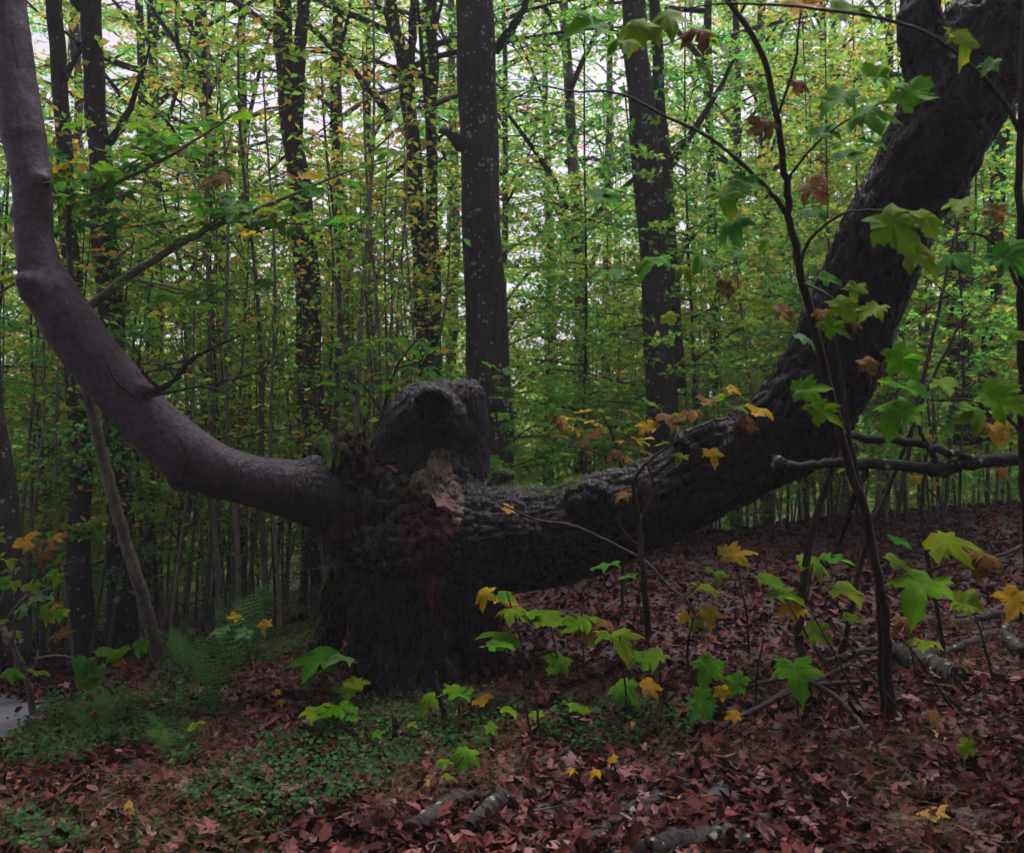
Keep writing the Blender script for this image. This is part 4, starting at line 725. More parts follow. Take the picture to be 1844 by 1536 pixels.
# leaning pale sapling on the left with tiers of green leaves
gD, dD = G(284, 1178); dD = min(dD, 7.6)
D_st = [[(286, 1182, dD, 14), (262, 1090, 7.2, 12), (222, 960, 7.0, 11), (188, 830, 6.8, 10.5), (162, 720, 6.6, 10), (146, 640, 6.4, 9.5), (132, 570, 6.2, 9)], [(130, 575, 6.2, 8), (170, 545, 6.05, 8), (228, 500, 5.95, 7.5), (290, 462, 5.85, 7), (350, 425, 5.75, 6), (410, 398, 5.65, 5), (470, 375, 5.6, 4), (540, 345, 5.5, 3), (620, 312, 5.4, 2), (700, 290, 5.3, 1.2)],
  [(132, 575, 6.2, 6.5), (126, 500, 6.1, 6), (124, 430, 6.0, 5.5), (124, 372, 5.9, 5)], [(124, 374, 5.9, 3.5), (100, 350, 5.85, 3), (88, 310, 5.8, 2.4), (84, 260, 5.8, 1.5)], [(124, 374, 5.9, 4), (160, 355, 5.85, 3.8), (220, 325, 5.8, 3.5), (290, 290, 5.7, 3), (365, 245, 5.6, 2.4), (430, 200, 5.5, 1.6)], [(160, 356, 5.85, 2.5), (230, 300, 5.8, 2), (300, 262, 5.7, 1.4)],
  [(350, 426, 5.75, 3), (385, 400, 5.7, 2.6), (390, 375, 5.7, 2), (380, 330, 5.7, 1.2)], [(410, 400, 5.65, 2.4), (500, 402, 5.6, 2), (600, 408, 5.5, 1.4), (680, 415, 5.5, 1)], [(228, 502, 5.95, 2.5), (300, 515, 5.9, 2), (380, 535, 5.8, 1.6), (470, 540, 5.7, 1)], [(206, 500, 6.0, 3), (212, 465, 5.9, 2.6), (240, 440, 5.9, 2), (236, 420, 5.9, 1.2)],
  [(180, 800, 6.8, 4), (200, 755, 6.7, 3), (215, 735, 6.6, 2)], [(124, 400, 5.95, 2.4), (220, 410, 5.9, 2), (320, 395, 5.8, 1.4)]]
D_lv = []
for k in range(230):
    br_ = D_st[rl.choice([1, 1, 3, 4, 4, 5, 7, 7, 8, 11, 6])]; q = rl.random()*(len(br_)-1); i0 = min(int(q), len(br_)-2); f = q-i0
    x, y, d = [br_[i0][j]+(br_[i0+1][j]-br_[i0][j])*f for j in range(3)]
    if br_ is D_st[1] and x < 300: continue
    D_lv.append((x+rl.gauss(0, 26), y+rl.gauss(-4, 22), d+rl.gauss(0, .18), rl.uniform(24, 46), rl.choice(['deep']*6+['green']*6+['lime']*2+['pale', 'yellow', 'brown']), max(.1, min(.7, rl.gauss(.3, .15)))))
plant('maple_sapling', 'pale leaning sapling with tiers of green maple leaves beside the smooth limb', 'sapling', D_st, D_lv, rl, m='twig_pale')
# leafy twigs low on the far left, by the path
gE, dE = G(62, 1290)
E_st = [[(62, 1292, dE, 7), (48, 1220, dE*.98, 5.5), (22, 1160, dE*.96, 5), (-10, 1110, dE*.95, 4)], [(48, 1220, dE*.98, 4), (66, 1190, dE*.96, 3), (68, 1170, dE*.96, 2)], [(22, 1160, dE*.96, 3.5), (30, 1110, dE*.95, 3), (55, 1060, dE*.94, 2.2), (70, 1020, dE*.93, 1.4)], [(5, 1125, dE*.95, 3), (40, 1080, dE*.94, 2.4), (90, 1060, dE*.92, 1.5)], [(-5, 1100, dE*.95, 3), (10, 1060, dE*.94, 2), (30, 1010, dE*.93, 1.2)], [(62, 1185, dE*.96, 2), (110, 1180, dE*.94, 1.6), (160, 1195, dE*.92, 1.1)]]
E_lv = [(rl.uniform(-5, 110), rl.uniform(965, 1140), dE*.93+rl.gauss(0, .15), rl.uniform(22, 40), rl.choice(['yellow', 'lime', 'lime', 'pale', 'brown', 'green']), rl.uniform(.15, .6)) for _ in range(30)]+[(20, 1205, dE*.95, 40, 'green', .2), (70, 1215, dE*.95, 34, 'lime', .2), (150, 1198, dE*.9, 46, 'deep', .35), (175, 1205, dE*.9, 40, 'pale', .3), (160, 1225, dE*.9, 36, 'green', .4), (118, 1150, dE*.92, 42, 'brown', .4), (190, 1168, dE*.9, 46, 'lime', .25), (215, 1170, dE*.9, 44, 'green', .25), (210, 1190, dE*.9, 30, 'yellow', .2), (255, 1165, dE*.9, 34, 'green', .7)]
plant('maple_sapling', 'bushy little sapling with pale and yellow leaves at the edge of the path', 'sapling', E_st, E_lv, rl, m='twig_pale')
# beech sprays beside the burl and along its trunk
for lab, st, box, nlf, kd in (('leafy green shoot rising left of the hollow burl', [[(660, 860, 7.2, 3), (690, 740, 7.2, 2.6), (715, 660, 7.1, 2), (760, 600, 7.0, 1.2)], [(690, 745, 7.2, 2), (650, 690, 7.1, 1.6), (600, 660, 7.0, 1)], [(712, 665, 7.1, 1.8), (760, 650, 7.0, 1.4), (800, 640, 6.9, 1)]], (590, 610, 830, 720), 46, ['deep', 'green', 'green']),
    ('leafy green shoot in front of the speckled trunk right of the burl', [[(905, 880, 7.4, 3), (900, 800, 7.4, 2.4), (890, 720, 7.3, 1.8), (884, 660, 7.3, 1.2)], [(902, 820, 7.4, 2), (940, 780, 7.3, 1.6), (985, 755, 7.2, 1)], [(903, 850, 7.4, 2), (950, 830, 7.3, 1.5), (1010, 820, 7.2, 1)]], (868, 660, 1010, 850), 46, ['green', 'lime', 'green', 'deep']),
    ('yellowing leafy shoot behind the upper side of the thick limb', [[(1120, 860, 7.0, 3), (1105, 790, 7.0, 2.4), (1080, 740, 6.9, 1.4)], [(1110, 800, 7, 2), (1160, 770, 6.9, 1.5), (1210, 750, 6.8, 1)], [(1115, 830, 7, 2), (1060, 810, 6.9, 1.4), (1010, 800, 6.8, 1)]], (1000, 730, 1230, 830), 34, ['yellow', 'lime', 'brown', 'lime']),
    ('leafy shoot beside the crooked dark trunk', [[(1700, 960, 8.5, 3), (1690, 880, 8.5, 2.4), (1680, 780, 8.4, 1.5)], [(1690, 860, 8.5, 2), (1750, 800, 8.4, 1.2)], [(1692, 900, 8.5, 2), (1640, 850, 8.4, 1.2)]], (1600, 760, 1840, 880), 30, ['lime', 'yellow', 'green'])):
    x, y, d, r = st[0][0]; gp, gd = G(x, min(y+260, 1180)); b = P(x, y, d); st[0] = [(proj(np.array([b[0], b[1], float(H(b[0], b[1]))]))[0], proj(np.array([b[0], b[1], float(H(b[0], b[1]))]))[1], d, r)]+st[0]
    lv = [(rl.uniform(box[0], box[2]), rl.uniform(box[1], box[3]), d-.1+rl.gauss(0, .15), rl.uniform(18, 34), rl.choice(kd), rl.uniform(.1, .45)) for _ in range(nlf)]
    plant('leafy_shoot', lab, 'shoot', st, lv, rl)
# seedlings on the ground: (base px, py, leaves (dx, dy, size, kind, face))
SEED = [(602, 1320, [(-30, -30, 60, 'lime', .2), (-2, -28, 62, 'green', .2), (18, -46, 50, 'green', .2), (-14, -18, 40, 'deep', .15)]), (632, 1262, [(-62, -76, 84, 'green', .18), (-20, -74, 50, 'pale', .15), (-6, -40, 50, 'lime', .2), (6, -26, 52, 'lime', .2)]), (826, 1300, [(-58, -42, 46, 'lime', .18), (-8, -56, 46, 'lime', .3), (4, -42, 52, 'green', .18), (44, -40, 36, 'yellow', .2)]),
  (945, 1262, [(-70, -188, 42, 'yellow', .5), (-40, -200, 34, 'green', .2), (-36, -168, 46, 'yellow', .3), (-20, -166, 54, 'lime', .2), (-44, -108, 66, 'green', .2), (-50, -98, 56, 'green', .2), (10, -160, 36, 'green', .2)]), (1010, 1250, [(-26, -140, 60, 'lime', .2), (30, -134, 70, 'lime', .18), (-6, -54, 46, 'green', .6), (60, -118, 60, 'brown', .2)]),
  (1132, 1300, [(-20, -160, 80, 'lime', .18), (36, -120, 70, 'lime', .25), (-6, -64, 52, 'green', .5), (40, -66, 36, 'yellow', .3), (-90, -26, 40, 'lime', .2), (20, -100, 50, 'green', .2)]), (1300, 1310, [(-20, -105, 58, 'green', .7), (30, -76, 48, 'green', .6), (-38, -56, 48, 'green', .7), (-36, -30, 52, 'deep', .7), (0, -64, 26, 'yellow', .7), (20, -22, 26, 'yellow', .6)]),
  (1440, 1300, [(-8, -82, 78, 'green', .8)]), (1350, 1190, [(-32, -176, 66, 'yellow', .35), (-60, -158, 42, 'lime', .3), (34, -156, 56, 'lime', .2), (-82, -120, 56, 'lime', .2), (-74, -82, 42, 'yellow', .5), (-80, -84, 34, 'lime', .3), (-100, -62, 40, 'lime', .15)]), (1440, 1200, [(-30, -120, 66, 'lime', .25), (-14, -96, 52, 'yellow', .5), (30, -190, 60, 'lime', .4), (62, -190, 54, 'green', .3), (70, -120, 72, 'lime', .4), (30, -56, 52, 'lime', .6), (90, -80, 36, 'lime', .4)]),
  (1650, 1230, [(10, -70, 52, 'lime', .2), (-20, -110, 40, 'brown', .4)]), (1740, 1380, [(-2, -34, 32, 'lime', .8)]), (355, 1340, [(-2, -22, 32, 'lime', .5)]), (500, 1275, [(-2, -28, 15, 'yellow', .5), (6, -12, 13, 'yellow', .5)]), (700, 1330, [(-20, -10, 24, 'green', .3), (40, -20, 20, 'lime', .3), (-66, -30, 26, 'deep', .2)]), (905, 1320, [(10, -40, 40, 'lime', .2), (-20, -10, 30, 'green', .3), (60, -30, 30, 'lime', .4)]), (1090, 1400, [(-20, -14, 30, 'yellow', .3), (16, -30, 24, 'yellow', .5), (-60, -8, 26, 'yellow', .2)]), (820, 1400, [(-20, -30, 26, 'lime', .2), (20, -36, 44, 'green', .7), (-10, -2, 28, 'lime', .2)]),
  (455, 1215, [(-16, -70, 36, 'pale', .3), (20, -92, 30, 'yellow', .4), (-60, -80, 40, 'pale', .2), (-30, -100, 26, 'yellow', .3)]), (1050, 1215, [(-10, -80, 30, 'green', .3), (14, -60, 26, 'lime', .3)])]
SL = ['low maple seedling with flat green leaves left of the trunk foot', 'maple seedling with tiered flat leaves before the mossy root', 'maple seedling with lime leaves at the foot of the trunk', 'upright maple seedling with orange-yellow top leaf beside the trunk', 'slim seedling with dim lime leaves under the thick limb', 'seedling with wide lime leaves before the forked sapling', 'seedling with hanging deep green leaves beside the crossed twigs', 'lone broad green leaf on a thin stalk over the crossed twigs', 'seedling with a domed yellow top leaf on the leaf slope', 'seedling with mixed lime and yellow leaves between the bent stems', 'seedling with one level lime leaf beside the dark log', 'tiny seedling with one round lime leaf in the deep litter',
  'tiny lime seedling in the litter below the fern', 'tiny pair of yellow leaves beside the mossy root', 'scattered small seedlings in the green ground cover', 'seedling with lime leaves beside the upright dead stick', 'yellow-leaved seedling beside the pink fallen leaf', 'seedling with an upright green leaf by the mossy log', 'pale-leaved seedling beside the fern', 'small seedling in the litter under the thick limb']
for (bx, by, lv), lab in zip(SEED, SL):
    gp, gd = G(bx, by); tops = sorted(lv, key=lambda q: q[1]); st = [[(bx, by+3, gd, 2.2), (bx+tops[0][0]*.25+rl.gauss(0, 3), by+tops[0][1]*.5, gd*.99, 1.8), (bx+tops[0][0]*.8, by+tops[0][1]+4, gd*.97, 1.2)]]
    plant('maple_seedling', lab, 'seedling', st, [(bx+dx, by+dy, gd*.97+rl.gauss(0, .06), s, k, f) for dx, dy, s, k, f in lv], rl, 'maple seedlings on the forest floor', stalk=.001)
# bare stems standing on the slope at the right
for lab, st in (('bare bent sapling stem rising from the slope behind the crossed twigs', [[(1448, 1190, None, 9), (1438, 1140, .99, 8), (1446, 1060, .98, 7.5), (1462, 960, .97, 7), (1490, 870, .96, 6.5), (1520, 780, .95, 6), (1570, 650, .94, 5), (1620, 520, .93, 4), (1660, 420, .93, 2.5)]]), ('thin bare stem leaning right beside the bent sapling stem', [[(1512, 1190, None, 5), (1535, 1090, .99, 5), (1560, 980, .98, 4.5), (1600, 880, .97, 4), (1640, 780, .96, 3.5), (1680, 680, .95, 3), (1740, 560, .94, 2)]]),
    ('thin reddish stem before the dark log', [[(1700, 1190, None, 5), (1690, 1110, .99, 4.5), (1672, 1010, .98, 4), (1660, 920, .97, 3), (1672, 800, .96, 2)], [(1660, 960, .98, 2.5), (1700, 900, .97, 1.6)]]), ('straight thin stem between bent sapling and dead branch', [[(1600, 1040, None, 5), (1620, 900, 1, 4.5), (1650, 740, 1, 4), (1690, 560, 1, 3), (1720, 420, 1, 2)]])):
    x, y, _, r = st[0][0]; gp, gd = G(x, y); plant('bare_sapling', lab, 'sapling', [[(x, y+4 if d is None else y, gd if d is None else gd*d, r) for x, y, d, r in ch] for ch in st], [], rl)

# ------------------------------------------------------------------ dead wood
def log(name, label, chains, m='dead', cat='branch', lift=.45, seg=9, group=None):
    """chains lie on the ground: (px,py,rpx[,extra lift in px])"""
    mb = MB(); out_ = []
    for k, ch in enumerate(chains):
        c = []
        for q in ch:
            gp, gd = G(q[0], q[1]); r = q[2]*gd/F; c.append((gp[0], gp[1], gp[2]+r*lift+(q[3]*gd/F if len(q) > 3 else 0), r))
        c = crv(c, 14*len(ch)); out_.append(c)
    loc = out_[0][0, :3].copy(); root = thing(name, label, cat, loc, group)
    for k, c in enumerate(out_):
        c[:, :3] += rng.normal(0, 1, (len(c), 3))*c[:, 3:4]*.05; mb = MB(); mb.tube(c[:, :3]-loc, c[:, 3], 14, True, .02, k+len(label)); vv = mb.V[0]; rr0 = float(c[:, 3].mean())
        for q in range(len(vv)):
            pq = Vector(vv[q])+Vector(loc); vv[q] += np.array(mnoise.noise_vector(pq*(.35/rr0)))*rr0*.35+np.array(mnoise.noise_vector(pq*(1.2/rr0)))*rr0*.14
        ob('branch' if k else 'stem', mb.mesh(name, M[m]), root)
    return root
log('mossy_log', 'short mossy rotting log lying in the litter before the trunk', [[(738, 1510, 22), (790, 1480, 19), (840, 1455, 15), (885, 1438, 9)]])
log('dead_log', 'bare grey log half buried beside the mossy one', [[(840, 1500, 15), (875, 1475, 17), (908, 1452, 18)]])
log('fallen_limb', 'thick violet-grey fallen limb at the edge of the clearing', [[(1160, 1555, 24), (1230, 1528, 24), (1300, 1522, 22), (1350, 1530, 16)]])
log('dead_log', 'dark broken log on the slope behind the curving sapling', [[(1610, 1190, 20), (1650, 1205, 26), (1700, 1225, 26), (1728, 1236, 22)]])
log('dead_branch', 'long dead branch running uphill through the litter', [[(1055, 1530, 10), (1120, 1478, 10), (1180, 1450, 9), (1245, 1420, 7), (1300, 1400, 4)], [(1120, 1478, 7), (1160, 1430, 6), (1210, 1392, 5), (1260, 1352, 4)]])
log('fallen_twig', 'long thin dark twig arching over the litter beside the seedling', [[(1228, 1380, 4, 3), (1300, 1325, 5, 8), (1370, 1290, 5, 14), (1430, 1265, 5, 20), (1520, 1248, 4.5, 16), (1620, 1240, 4, 10), (1740, 1248, 3, 4)], [(1350, 1262, 3, 22), (1430, 1252, 4, 26), (1500, 1275, 5, 16), (1560, 1330, 5, 8), (1620, 1390, 5, 4), (1700, 1470, 4, 2)]], 'twig')
log('fallen_twig', 'forked twig lying behind the crossed twigs', [[(1300, 1330, 3, 5), (1380, 1285, 3.5, 14), (1440, 1262, 3.5, 20), (1530, 1208, 3, 10)], [(1530, 1208, 2.5, 10), (1580, 1215, 2, 6)]], 'twig')
log('dead_branch', 'knobbly dead branch on the slope touching the dark log', [[(1460, 1200, 6, 4), (1500, 1198, 6, 6), (1560, 1184, 6, 8), (1640, 1180, 5, 6), (1720, 1186, 4, 4)]])
log('dead_branch', 'tangled dead branches heaped on the slope by the dark log', [[(1840, 1190, 12, 6), (1800, 1160, 10, 10), (1740, 1175, 8, 8), (1690, 1190, 5, 4)], [(1720, 1130, 6, 4), (1780, 1124, 7, 8), (1850, 1118, 7, 10)], [(1800, 1165, 6, 8), (1816, 1130, 5, 10), (1840, 1090, 4, 14)]])
log('broken_branch', 'broken pale-ended branch piece in the ground cover', [[(1092, 1326, 6), (1120, 1306, 12), (1138, 1292, 17)]])
log('dead_stick', 'thin stick half hidden under the red litter', [[(930, 1400, 6), (985, 1375, 9), (1040, 1352, 6)]])
log('fallen_twig', 'pale straight twig lying on the litter by the curving sapling', [[(1530, 1320, 4, 3), (1600, 1312, 4, 4), (1670, 1295, 4, 6)]], 'twig_pale')
def upright(name, lab, chains, m='dead', cat='stick'):
    x, y, r, _ = chains[0][0]; gp, gd = G(x, y); plant(name, lab, cat, [[(x_, y_, gd*k, r_) for x_, y_, r_, k in ch] for ch in chains], [], rl, m=m)
upright('dead_stick', 'short black upright stump of a stick in the ground cover', [[(716, 1345, 14, 1), (712, 1325, 8, 1), (713, 1305, 6, 1), (710, 1288, 5, 1)]])
upright('dead_stick', 'leaning dark dead stick standing at the foot of the trunk', [[(808, 1314, 7, 1), (796, 1275, 5.5, 1), (786, 1235, 4, 1), (784, 1210, 2.5, 1)]])
for k, (bx, by, tx, ty) in enumerate([(975, 1345, 962, 1225), (962, 1345, 945, 1250), (1300, 1290, 1290, 1180), (1205, 1290, 1190, 1160), (1720, 1280, 1600, 1120), (1560, 1290, 1460, 1100), (1640, 1300, 1500, 1120), (1500, 1215, 1420, 1090), (385, 1260, 420, 1130), (1360, 1280, 1375, 1150), (1240, 1210, 1250, 1110), (1790, 1230, 1750, 1090)]):
    upright('bare_twig', 'thin bare twig sticking up out of the leaf litter', [[(bx, by+3, 2.6, 1), ((bx+tx)/2+rl.gauss(0, 4), (by+ty)/2, 2.2, .99), (tx, ty, 1.2, .98)]], 'twig', 'twig'); bpy.context.scene.collection.objects
for o in COL.objects:
    if o.name.startswith('bare_twig'): o['group'] = 'bare twigs in the litter'
# the dead branch hanging into view at the right, with its knob
hb = thing('hanging_dead_branch', 'knobby dead branch reaching in level before the thick limb', 'branch', P(1900, 830, 4.25))
hbl = np.array(hb.location)
twig_obj('stem', [[(1396, 826, 4.35, 10), (1408, 838, 4.35, 13), (1440, 840, 4.35, 8.5), (1500, 836, 4.32, 9), (1560, 834, 4.3, 10), (1640, 838, 4.28, 10), (1695, 846, 4.27, 14), (1760, 832, 4.25, 11), (1844, 826, 4.22, 13), (2000, 818, 4.2, 16), (2400, 800, 4.2, 20)]], 'dead', hb, hbl, 9, .08)
twig_obj('branch', [[(1514, 780, 4.3, 7), (1560, 788, 4.28, 8), (1640, 796, 4.27, 7), (1700, 812, 4.26, 7), (1770, 828, 4.25, 8)]], 'dead', hb, hbl, 8, .08)
twig_obj('branch', [[(1544, 838, 4.3, 5), (1530, 815, 4.32, 5.5), (1526, 790, 4.3, 5)]], 'dead', hb, hbl, 7, .05)
twig_obj('branch', [[(1690, 840, 4.27, 6), (1672, 805, 4.26, 4), (1655, 770, 4.25, 3), (1660, 740, 4.25, 1.5)]], 'dead', hb, hbl, 6, .05)
twig_obj('branch', [[(1560, 842, 4.3, 7), (1545, 880, 4.35, 6), (1528, 930, 4.5, 5), (1510, 985, 4.7, 3)]], 'dead', hb, hbl, 6, .05)

# ------------------------------------------------------------------ ferns
def frond_mesh(nm, L, np_, seed):
    rs = np.random.default_rng(seed); t = np.linspace(0, 1, 22); c = np.stack([.03*np.sin(t*3), L*(t*.45+.2*t**3), L*(1.0*t-.28*t**3)], 1); mb = MB(); mb.tube(c, .004*(1.1-t), 4, False); LPp = []
    V, T = [], []; k = 0
    for i in range(np_):
        u = .18+.8*i/np_; f = u*21; i0 = int(f); p = c[i0]+(c[min(i0+1, 21)]-c[i0])*(f-i0); tg_ = nrm(c[min(i0+1, 21)]-c[i0]); l = L*.22*math.sin(math.pi*min(1, .25+.8*(1-u)))*(1.05-u)**.5
        for sd1 in (-1, 1):
            dr = nrm(np.array([sd1, 0, 0])+tg_*.35+np.array([0, 0, -.15])); wv = nrm(np.cross(dr, np.cross(tg_, dr)))
            for q in range(5):                      # toothed pinna: pairs of small lobes
                a = p+dr*l*q/5; b2 = p+dr*l*(q+1.1)/5; wd = l*.075*(1.1-q/5); V += [a, (a+b2)/2+tg_*wd, b2, (a+b2)/2-tg_*wd]; T += [(k, k+1, k+2), (k, k+2, k+3)]; k += 4
    mb.add(np.array(V), np.array(T)); return mb.mesh(nm, M['fern'], False)
FR = [frond_mesh('frond%d' % k, .75+.12*k, 20, 400+k) for k in range(3)]
def fern(lab, px, py, n, sc, seed):
    rs = random.Random(seed); gp, gd = G(px, py); r = thing('fern', lab, 'fern', gp)
    for k in range(n):
        o = ob('frond', FR[rs.randrange(3)], r, (rs.gauss(0, .03), rs.gauss(0, .03), -.02), (rs.gauss(.15, .15), rs.gauss(0, .12), k*2*math.pi/n+rs.gauss(0, .3)), sc*rs.uniform(.75, 1.1))
fern('tall feathery green fern standing on the bank near the path', 395, 1285, 9, 1.0, 1)
fern('low dark fern in the pink leaf litter', 305, 1372, 9, .42, 2)
fern('small fern tucked under the mossy root', 560, 1262, 7, .32, 3)
fern('drooping fern on the bank behind the tall one', 330, 1215, 9, .6, 4)
fern('small fern low on the grassy bank by the path', 170, 1330, 8, .36, 5)
fern('feathery fern behind the tall fern at the crest of the bank', 450, 1165, 9, .7, 6)

# ------------------------------------------------------------------ litter, ground cover, grass
def off_path(x, y):
    return (np.min(np.stack([(x-a)**2+(y-b)**2 for a, b in pl+sd_*-.16]), 0) > .5**2) | (rng.random(len(x)) < .008)
def cloud(n, x0, x1, y0, y1, power=1.0):
    """random ground points seen through a photo-wide wedge, denser nearby"""
    y = y0+(y1-y0)*rng.random(n)**power; u = rng.uniform(x0, x1, n); x = u*y; k = off_path(x, y); return x[k], y[k]
LT = [maple_lite(k) for k in range(3)]; lit = MB()
for k, (tv, tf, n, s0, s1, y1) in enumerate([(LT[0][0], LT[0][1], 5000, .04, .10, 13), (LT[1][0], LT[1][1], 5000, .035, .10, 13), (LT[2][0], LT[2][1], 3000, .03, .11, 13), (LEAF_6[0], LEAF_6[1], 34000, .022, .075, 11), (LEAF_6[0], LEAF_6[1], 14000, .05, .10, 22)]):
    x, y = cloud(n, -.68, .68, 2.3, y1, 1.15); n = len(x); z = H(x, y)+rng.random(n)**2*.04+.002
    nn = Hn(x, y)+rng.normal(0, .48, (n, 3)); V, T = scatter(tv, tf, np.stack([x, y, z], 1), nn, rng.normal(0, 1, (n, 3)), rng.uniform(s0, s1, n), np.clip(rng.normal(.8, 1.3, n), -1.2, 1.8)*(.75 if k < 3 else 1.5)); lit.add(V, T)
o = ob('leaf_litter', lit.mesh('leaf_litter', M['litter'], False)); o['kind'] = 'stuff'; o['label'] = 'carpet of red-brown fallen leaves on the forest floor'; o['category'] = 'leaf litter'
FALL = {}
for kd in ('red', 'tan', 'gold'):
    for v in range(3):
        Vt, Tt = maple(HALF, (.2, .35, .1)[v], (.3, .7, .5)[v], .03, v+20) if v < 2 else LEAF_6; Vt = Vt.copy(); Vt[:, 1] -= .4; FALL[kd, v] = mk('fallen_leaf_%s%d' % (kd, v), Vt, [Tt], M['fallen_'+kd], True)
FLAB = {'red': 'curled red-brown leaf lying on the leaf litter', 'tan': 'pinkish tan leaf lying on the leaf litter', 'gold': 'golden yellow leaf lying on the leaf litter'}
from mathutils import Matrix
def lay_leaf(x, y, kd, size, v=None, up=.022):
    z = float(H(x, y))+up; n = nrm(Hn(np.float64(x), np.float64(y))+rng.normal(0, .22, 3)); h = rng.normal(0, 1, 3); h = nrm(h-n*(h@n)); s = np.cross(h, n)
    o = ob('fallen_leaf', FALL[kd, rl.randrange(3) if v is None else v]); o.matrix_world = Matrix(((s[0]*size, h[0]*size, n[0]*size, x), (s[1]*size, h[1]*size, n[1]*size, y), (s[2]*size, h[2]*size, n[2]*size, z), (0, 0, 0, 1)))
    o['label'] = FLAB[kd]; o['category'] = 'leaf'; o['group'] = {'red': 'red-brown fallen leaves', 'tan': 'tan fallen leaves', 'gold': 'golden fallen leaves'}[kd]; return o
for k in range(255):
    y = 3.0+2.6*rng.random()**1.4; x = rng.uniform(-.6, .6)*y; lay_leaf(x, y, rl.choice(['red']*7+['tan']*6+['gold']), rng.uniform(.06, .12))
for px, py, kd, s in ((522, 1436, 'tan', .16), (1135, 1405, 'tan', .17), (1480, 1425, 'red', .13), (1620, 1430, 'tan', .12), (1400, 1345, 'tan', .12), (1460, 1500, 'tan', .12), (1690, 1490, 'gold', .11), (205, 1345, 'tan', .09), (640, 1310, 'gold', .08)):
    gp, gd = G(px, py); lay_leaf(gp[0], gp[1], kd, s, 0, .035)
def mask_pts(n, polys, ymax=12):
    """ground points whose place lies inside photo-traced patches of the forest floor"""
    x, y = cloud(n, -.66, .66, 2.4, ymax, 1.0); z = H(x, y); n = len(x); px, py, d = proj(np.stack([x, y, z], 1)); px = px+25*vn(x, y, z, 5); py = py+18*vn(y, x, z, 6, 1); s = np.zeros(n, bool)
    for pg in polys: s |= inpoly(px, py, pg)
    return np.stack([x, y, z], 1)[s]
CV = [[(0, 1310), (120, 1260), (300, 1240), (420, 1290), (330, 1330), (160, 1370), (0, 1400)], [(560, 1290), (720, 1260), (900, 1250), (960, 1300), (880, 1340), (760, 1400), (640, 1460), (430, 1500), (300, 1460), (380, 1400), (520, 1330)], [(1020, 1270), (1280, 1260), (1260, 1330), (1080, 1370), (980, 1330)], [(280, 1300), (340, 1290), (380, 1370), (300, 1390)], [(0, 1480), (120, 1500), (160, 1536), (0, 1560)], [(300, 1140), (560, 1120), (600, 1150), (420, 1230), (280, 1240)]]
q = mask_pts(95000, CV, 9); n = len(q); q[:, 2] += rng.random(n)*.08+.012
V, T = scatter(LEAF_6[0]*[1.5, 1, 1], LEAF_6[1], q, np.tile([0, 0, 1.], (n, 1))+rng.normal(0, .4, (n, 3)), rng.normal(0, 1, (n, 3)), rng.uniform(.014, .034, n))
o = ob('ground_cover', mk('ground_cover', V, [T], M['cover'], False)); o['kind'] = 'stuff'; o['label'] = 'low green ground cover creeping through the litter'; o['category'] = 'ground cover'
GD = [[(0, 1180), (620, 1120), (640, 1250), (1844, 1100), (1844, 1536), (0, 1536)]]
q = mask_pts(60000, GD, 8); cl = vn(q[:, 0], q[:, 1], q[:, 2], 3.1, 4)+.5*vn(q[:, 0], q[:, 1], q[:, 2], 7, 1); q = q[cl > .05+.35*rng.random(len(q))]; mb = MB(); tuft(mb, q, np.tile([0, 0, 1.], (len(q), 1))+rng.normal(0, .4, (len(q), 3)), len(q), .20, .0014, 2.2)
o = ob('dry_grass', mb.mesh('dry_grass', M['grass_dry'], False)); o['kind'] = 'stuff'; o['label'] = 'thin dry grass straggling through the litter'; o['category'] = 'grass'
q = mask_pts(70000, [CV[0], CV[5], [(560, 1290), (900, 1250), (960, 1330), (600, 1420)], [(0, 1440), (500, 1500), (500, 1560), (0, 1560)]], 9); q = q[rng.random(len(q)) < .75]; mb = MB(); tuft(mb, q, np.tile([0, 0, 1.], (len(q), 1)), len(q), .11, .0018, 1.1)
o = ob('green_grass', mb.mesh('green_grass', M['grass_green'], False)); o['kind'] = 'stuff'; o['label'] = 'short green grass on the bank and round the trunk'; o['category'] = 'grass'
mb = MB(); x, y = cloud(900, -.66, .66, 2.4, 9, 1.1)
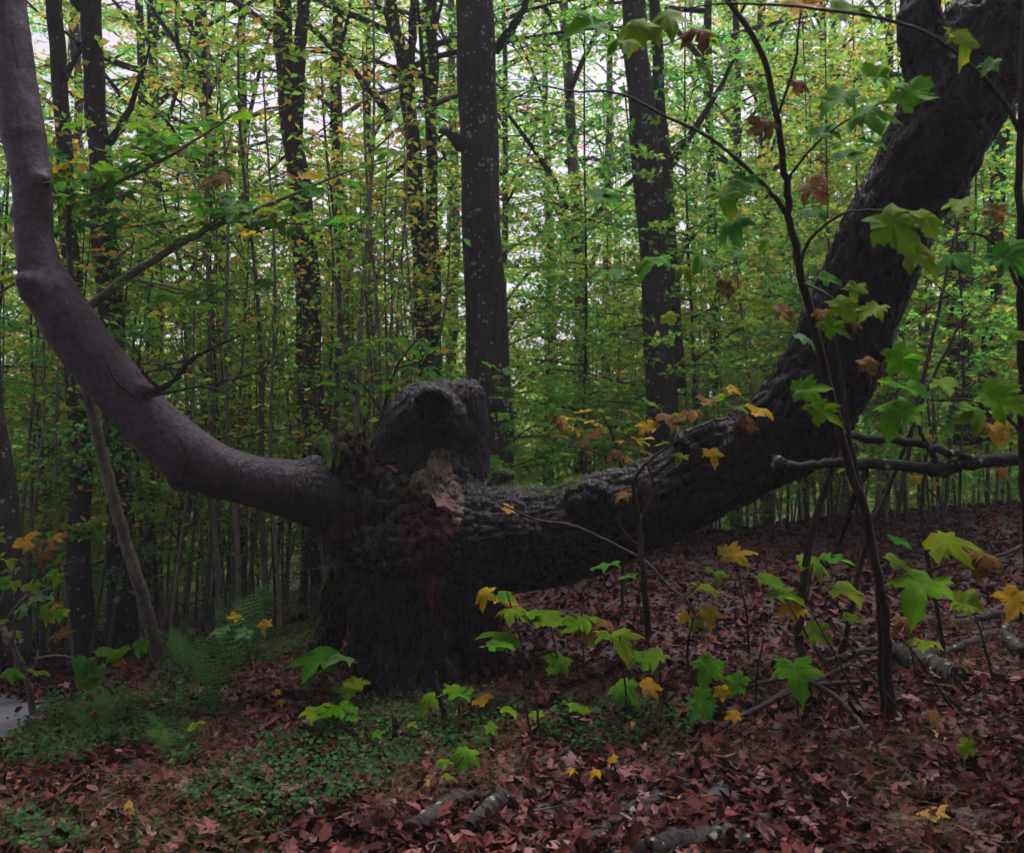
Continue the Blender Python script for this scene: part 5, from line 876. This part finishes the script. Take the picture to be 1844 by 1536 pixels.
for a, b in zip(x, y):
    an = rng.uniform(0, 6.3); L = rng.uniform(.06, .30); r = rng.uniform(.0012, .004); c = np.array([(a+math.cos(an+e*.15)*L*e, b+math.sin(an+e*.15)*L*e, 0) for e in (-.5, 0, .5)]); c[:, 2] = H(c[:, 0], c[:, 1])+.02+rng.random(3)*.03; mb.tube(c, [r, r, r*.5], 4, False)
o = ob('twig_debris', mb.mesh('twig_debris', M['twig'])); o['kind'] = 'stuff'; o['label'] = 'short broken twigs strewn through the leaf litter'; o['category'] = 'twigs'
# leaves caught on the gnarled beech
for px, py, d, kd, s in ((800, 900, 5.68, 'tan', .15), (470, 830, 5.93, 'red', .10), (455, 833, 5.9, 'red', .08), (900, 893, 5.9, 'tan', .06), (945, 888, 5.95, 'red', .12), (708, 843, 5.85, 'red', .09), (1005, 905, 5.6, 'tan', .04), (708, 873, 5.8, 'tan', .03), (915, 915, 5.7, 'gold', .09), (1330, 775, 5.2, 'tan', .10)):
    p = P(px, py, d); o = ob('fallen_leaf', FALL[kd, 0]); o.location = p; o.rotation_euler = (R(rl.uniform(20, 60)), rl.gauss(0, .3), rl.uniform(0, 6.3)); o.scale = (s,)*3
    o['label'] = 'fallen leaf caught on the bark of the gnarled beech'; o['category'] = 'leaf'; o['group'] = 'leaves caught on the gnarled beech'

# ------------------------------------------------------------------ misty air between the trees
def haze_mat(dens):
    m = bpy.data.materials.new('haze_air'); m.use_nodes = True; n = m.node_tree.nodes; n.clear()
    v = n.new('ShaderNodeVolumePrincipled'); v.inputs['Color'].default_value = (.93, .92, .95, 1); v.inputs['Density'].default_value = dens; v.inputs['Anisotropy'].default_value = .3
    o = n.new('ShaderNodeOutputMaterial'); m.node_tree.links.new(v.outputs[0], o.inputs['Volume']); return m
hx, hy0, hy1, hz0, hz1 = 112, -22, 163, -4, 30
V = np.array([(x, y, z) for x in (-hx, hx) for y in (hy0, hy1) for z in (hz0, hz1)])
o = ob('haze', mk('haze', V, [np.array([(0, 1, 3, 2), (4, 6, 7, 5), (0, 4, 5, 1), (2, 3, 7, 6), (0, 2, 6, 4), (1, 5, 7, 3)])], haze_mat(.0016), False)); o['kind'] = 'stuff'
cy.volume_bounces = 0
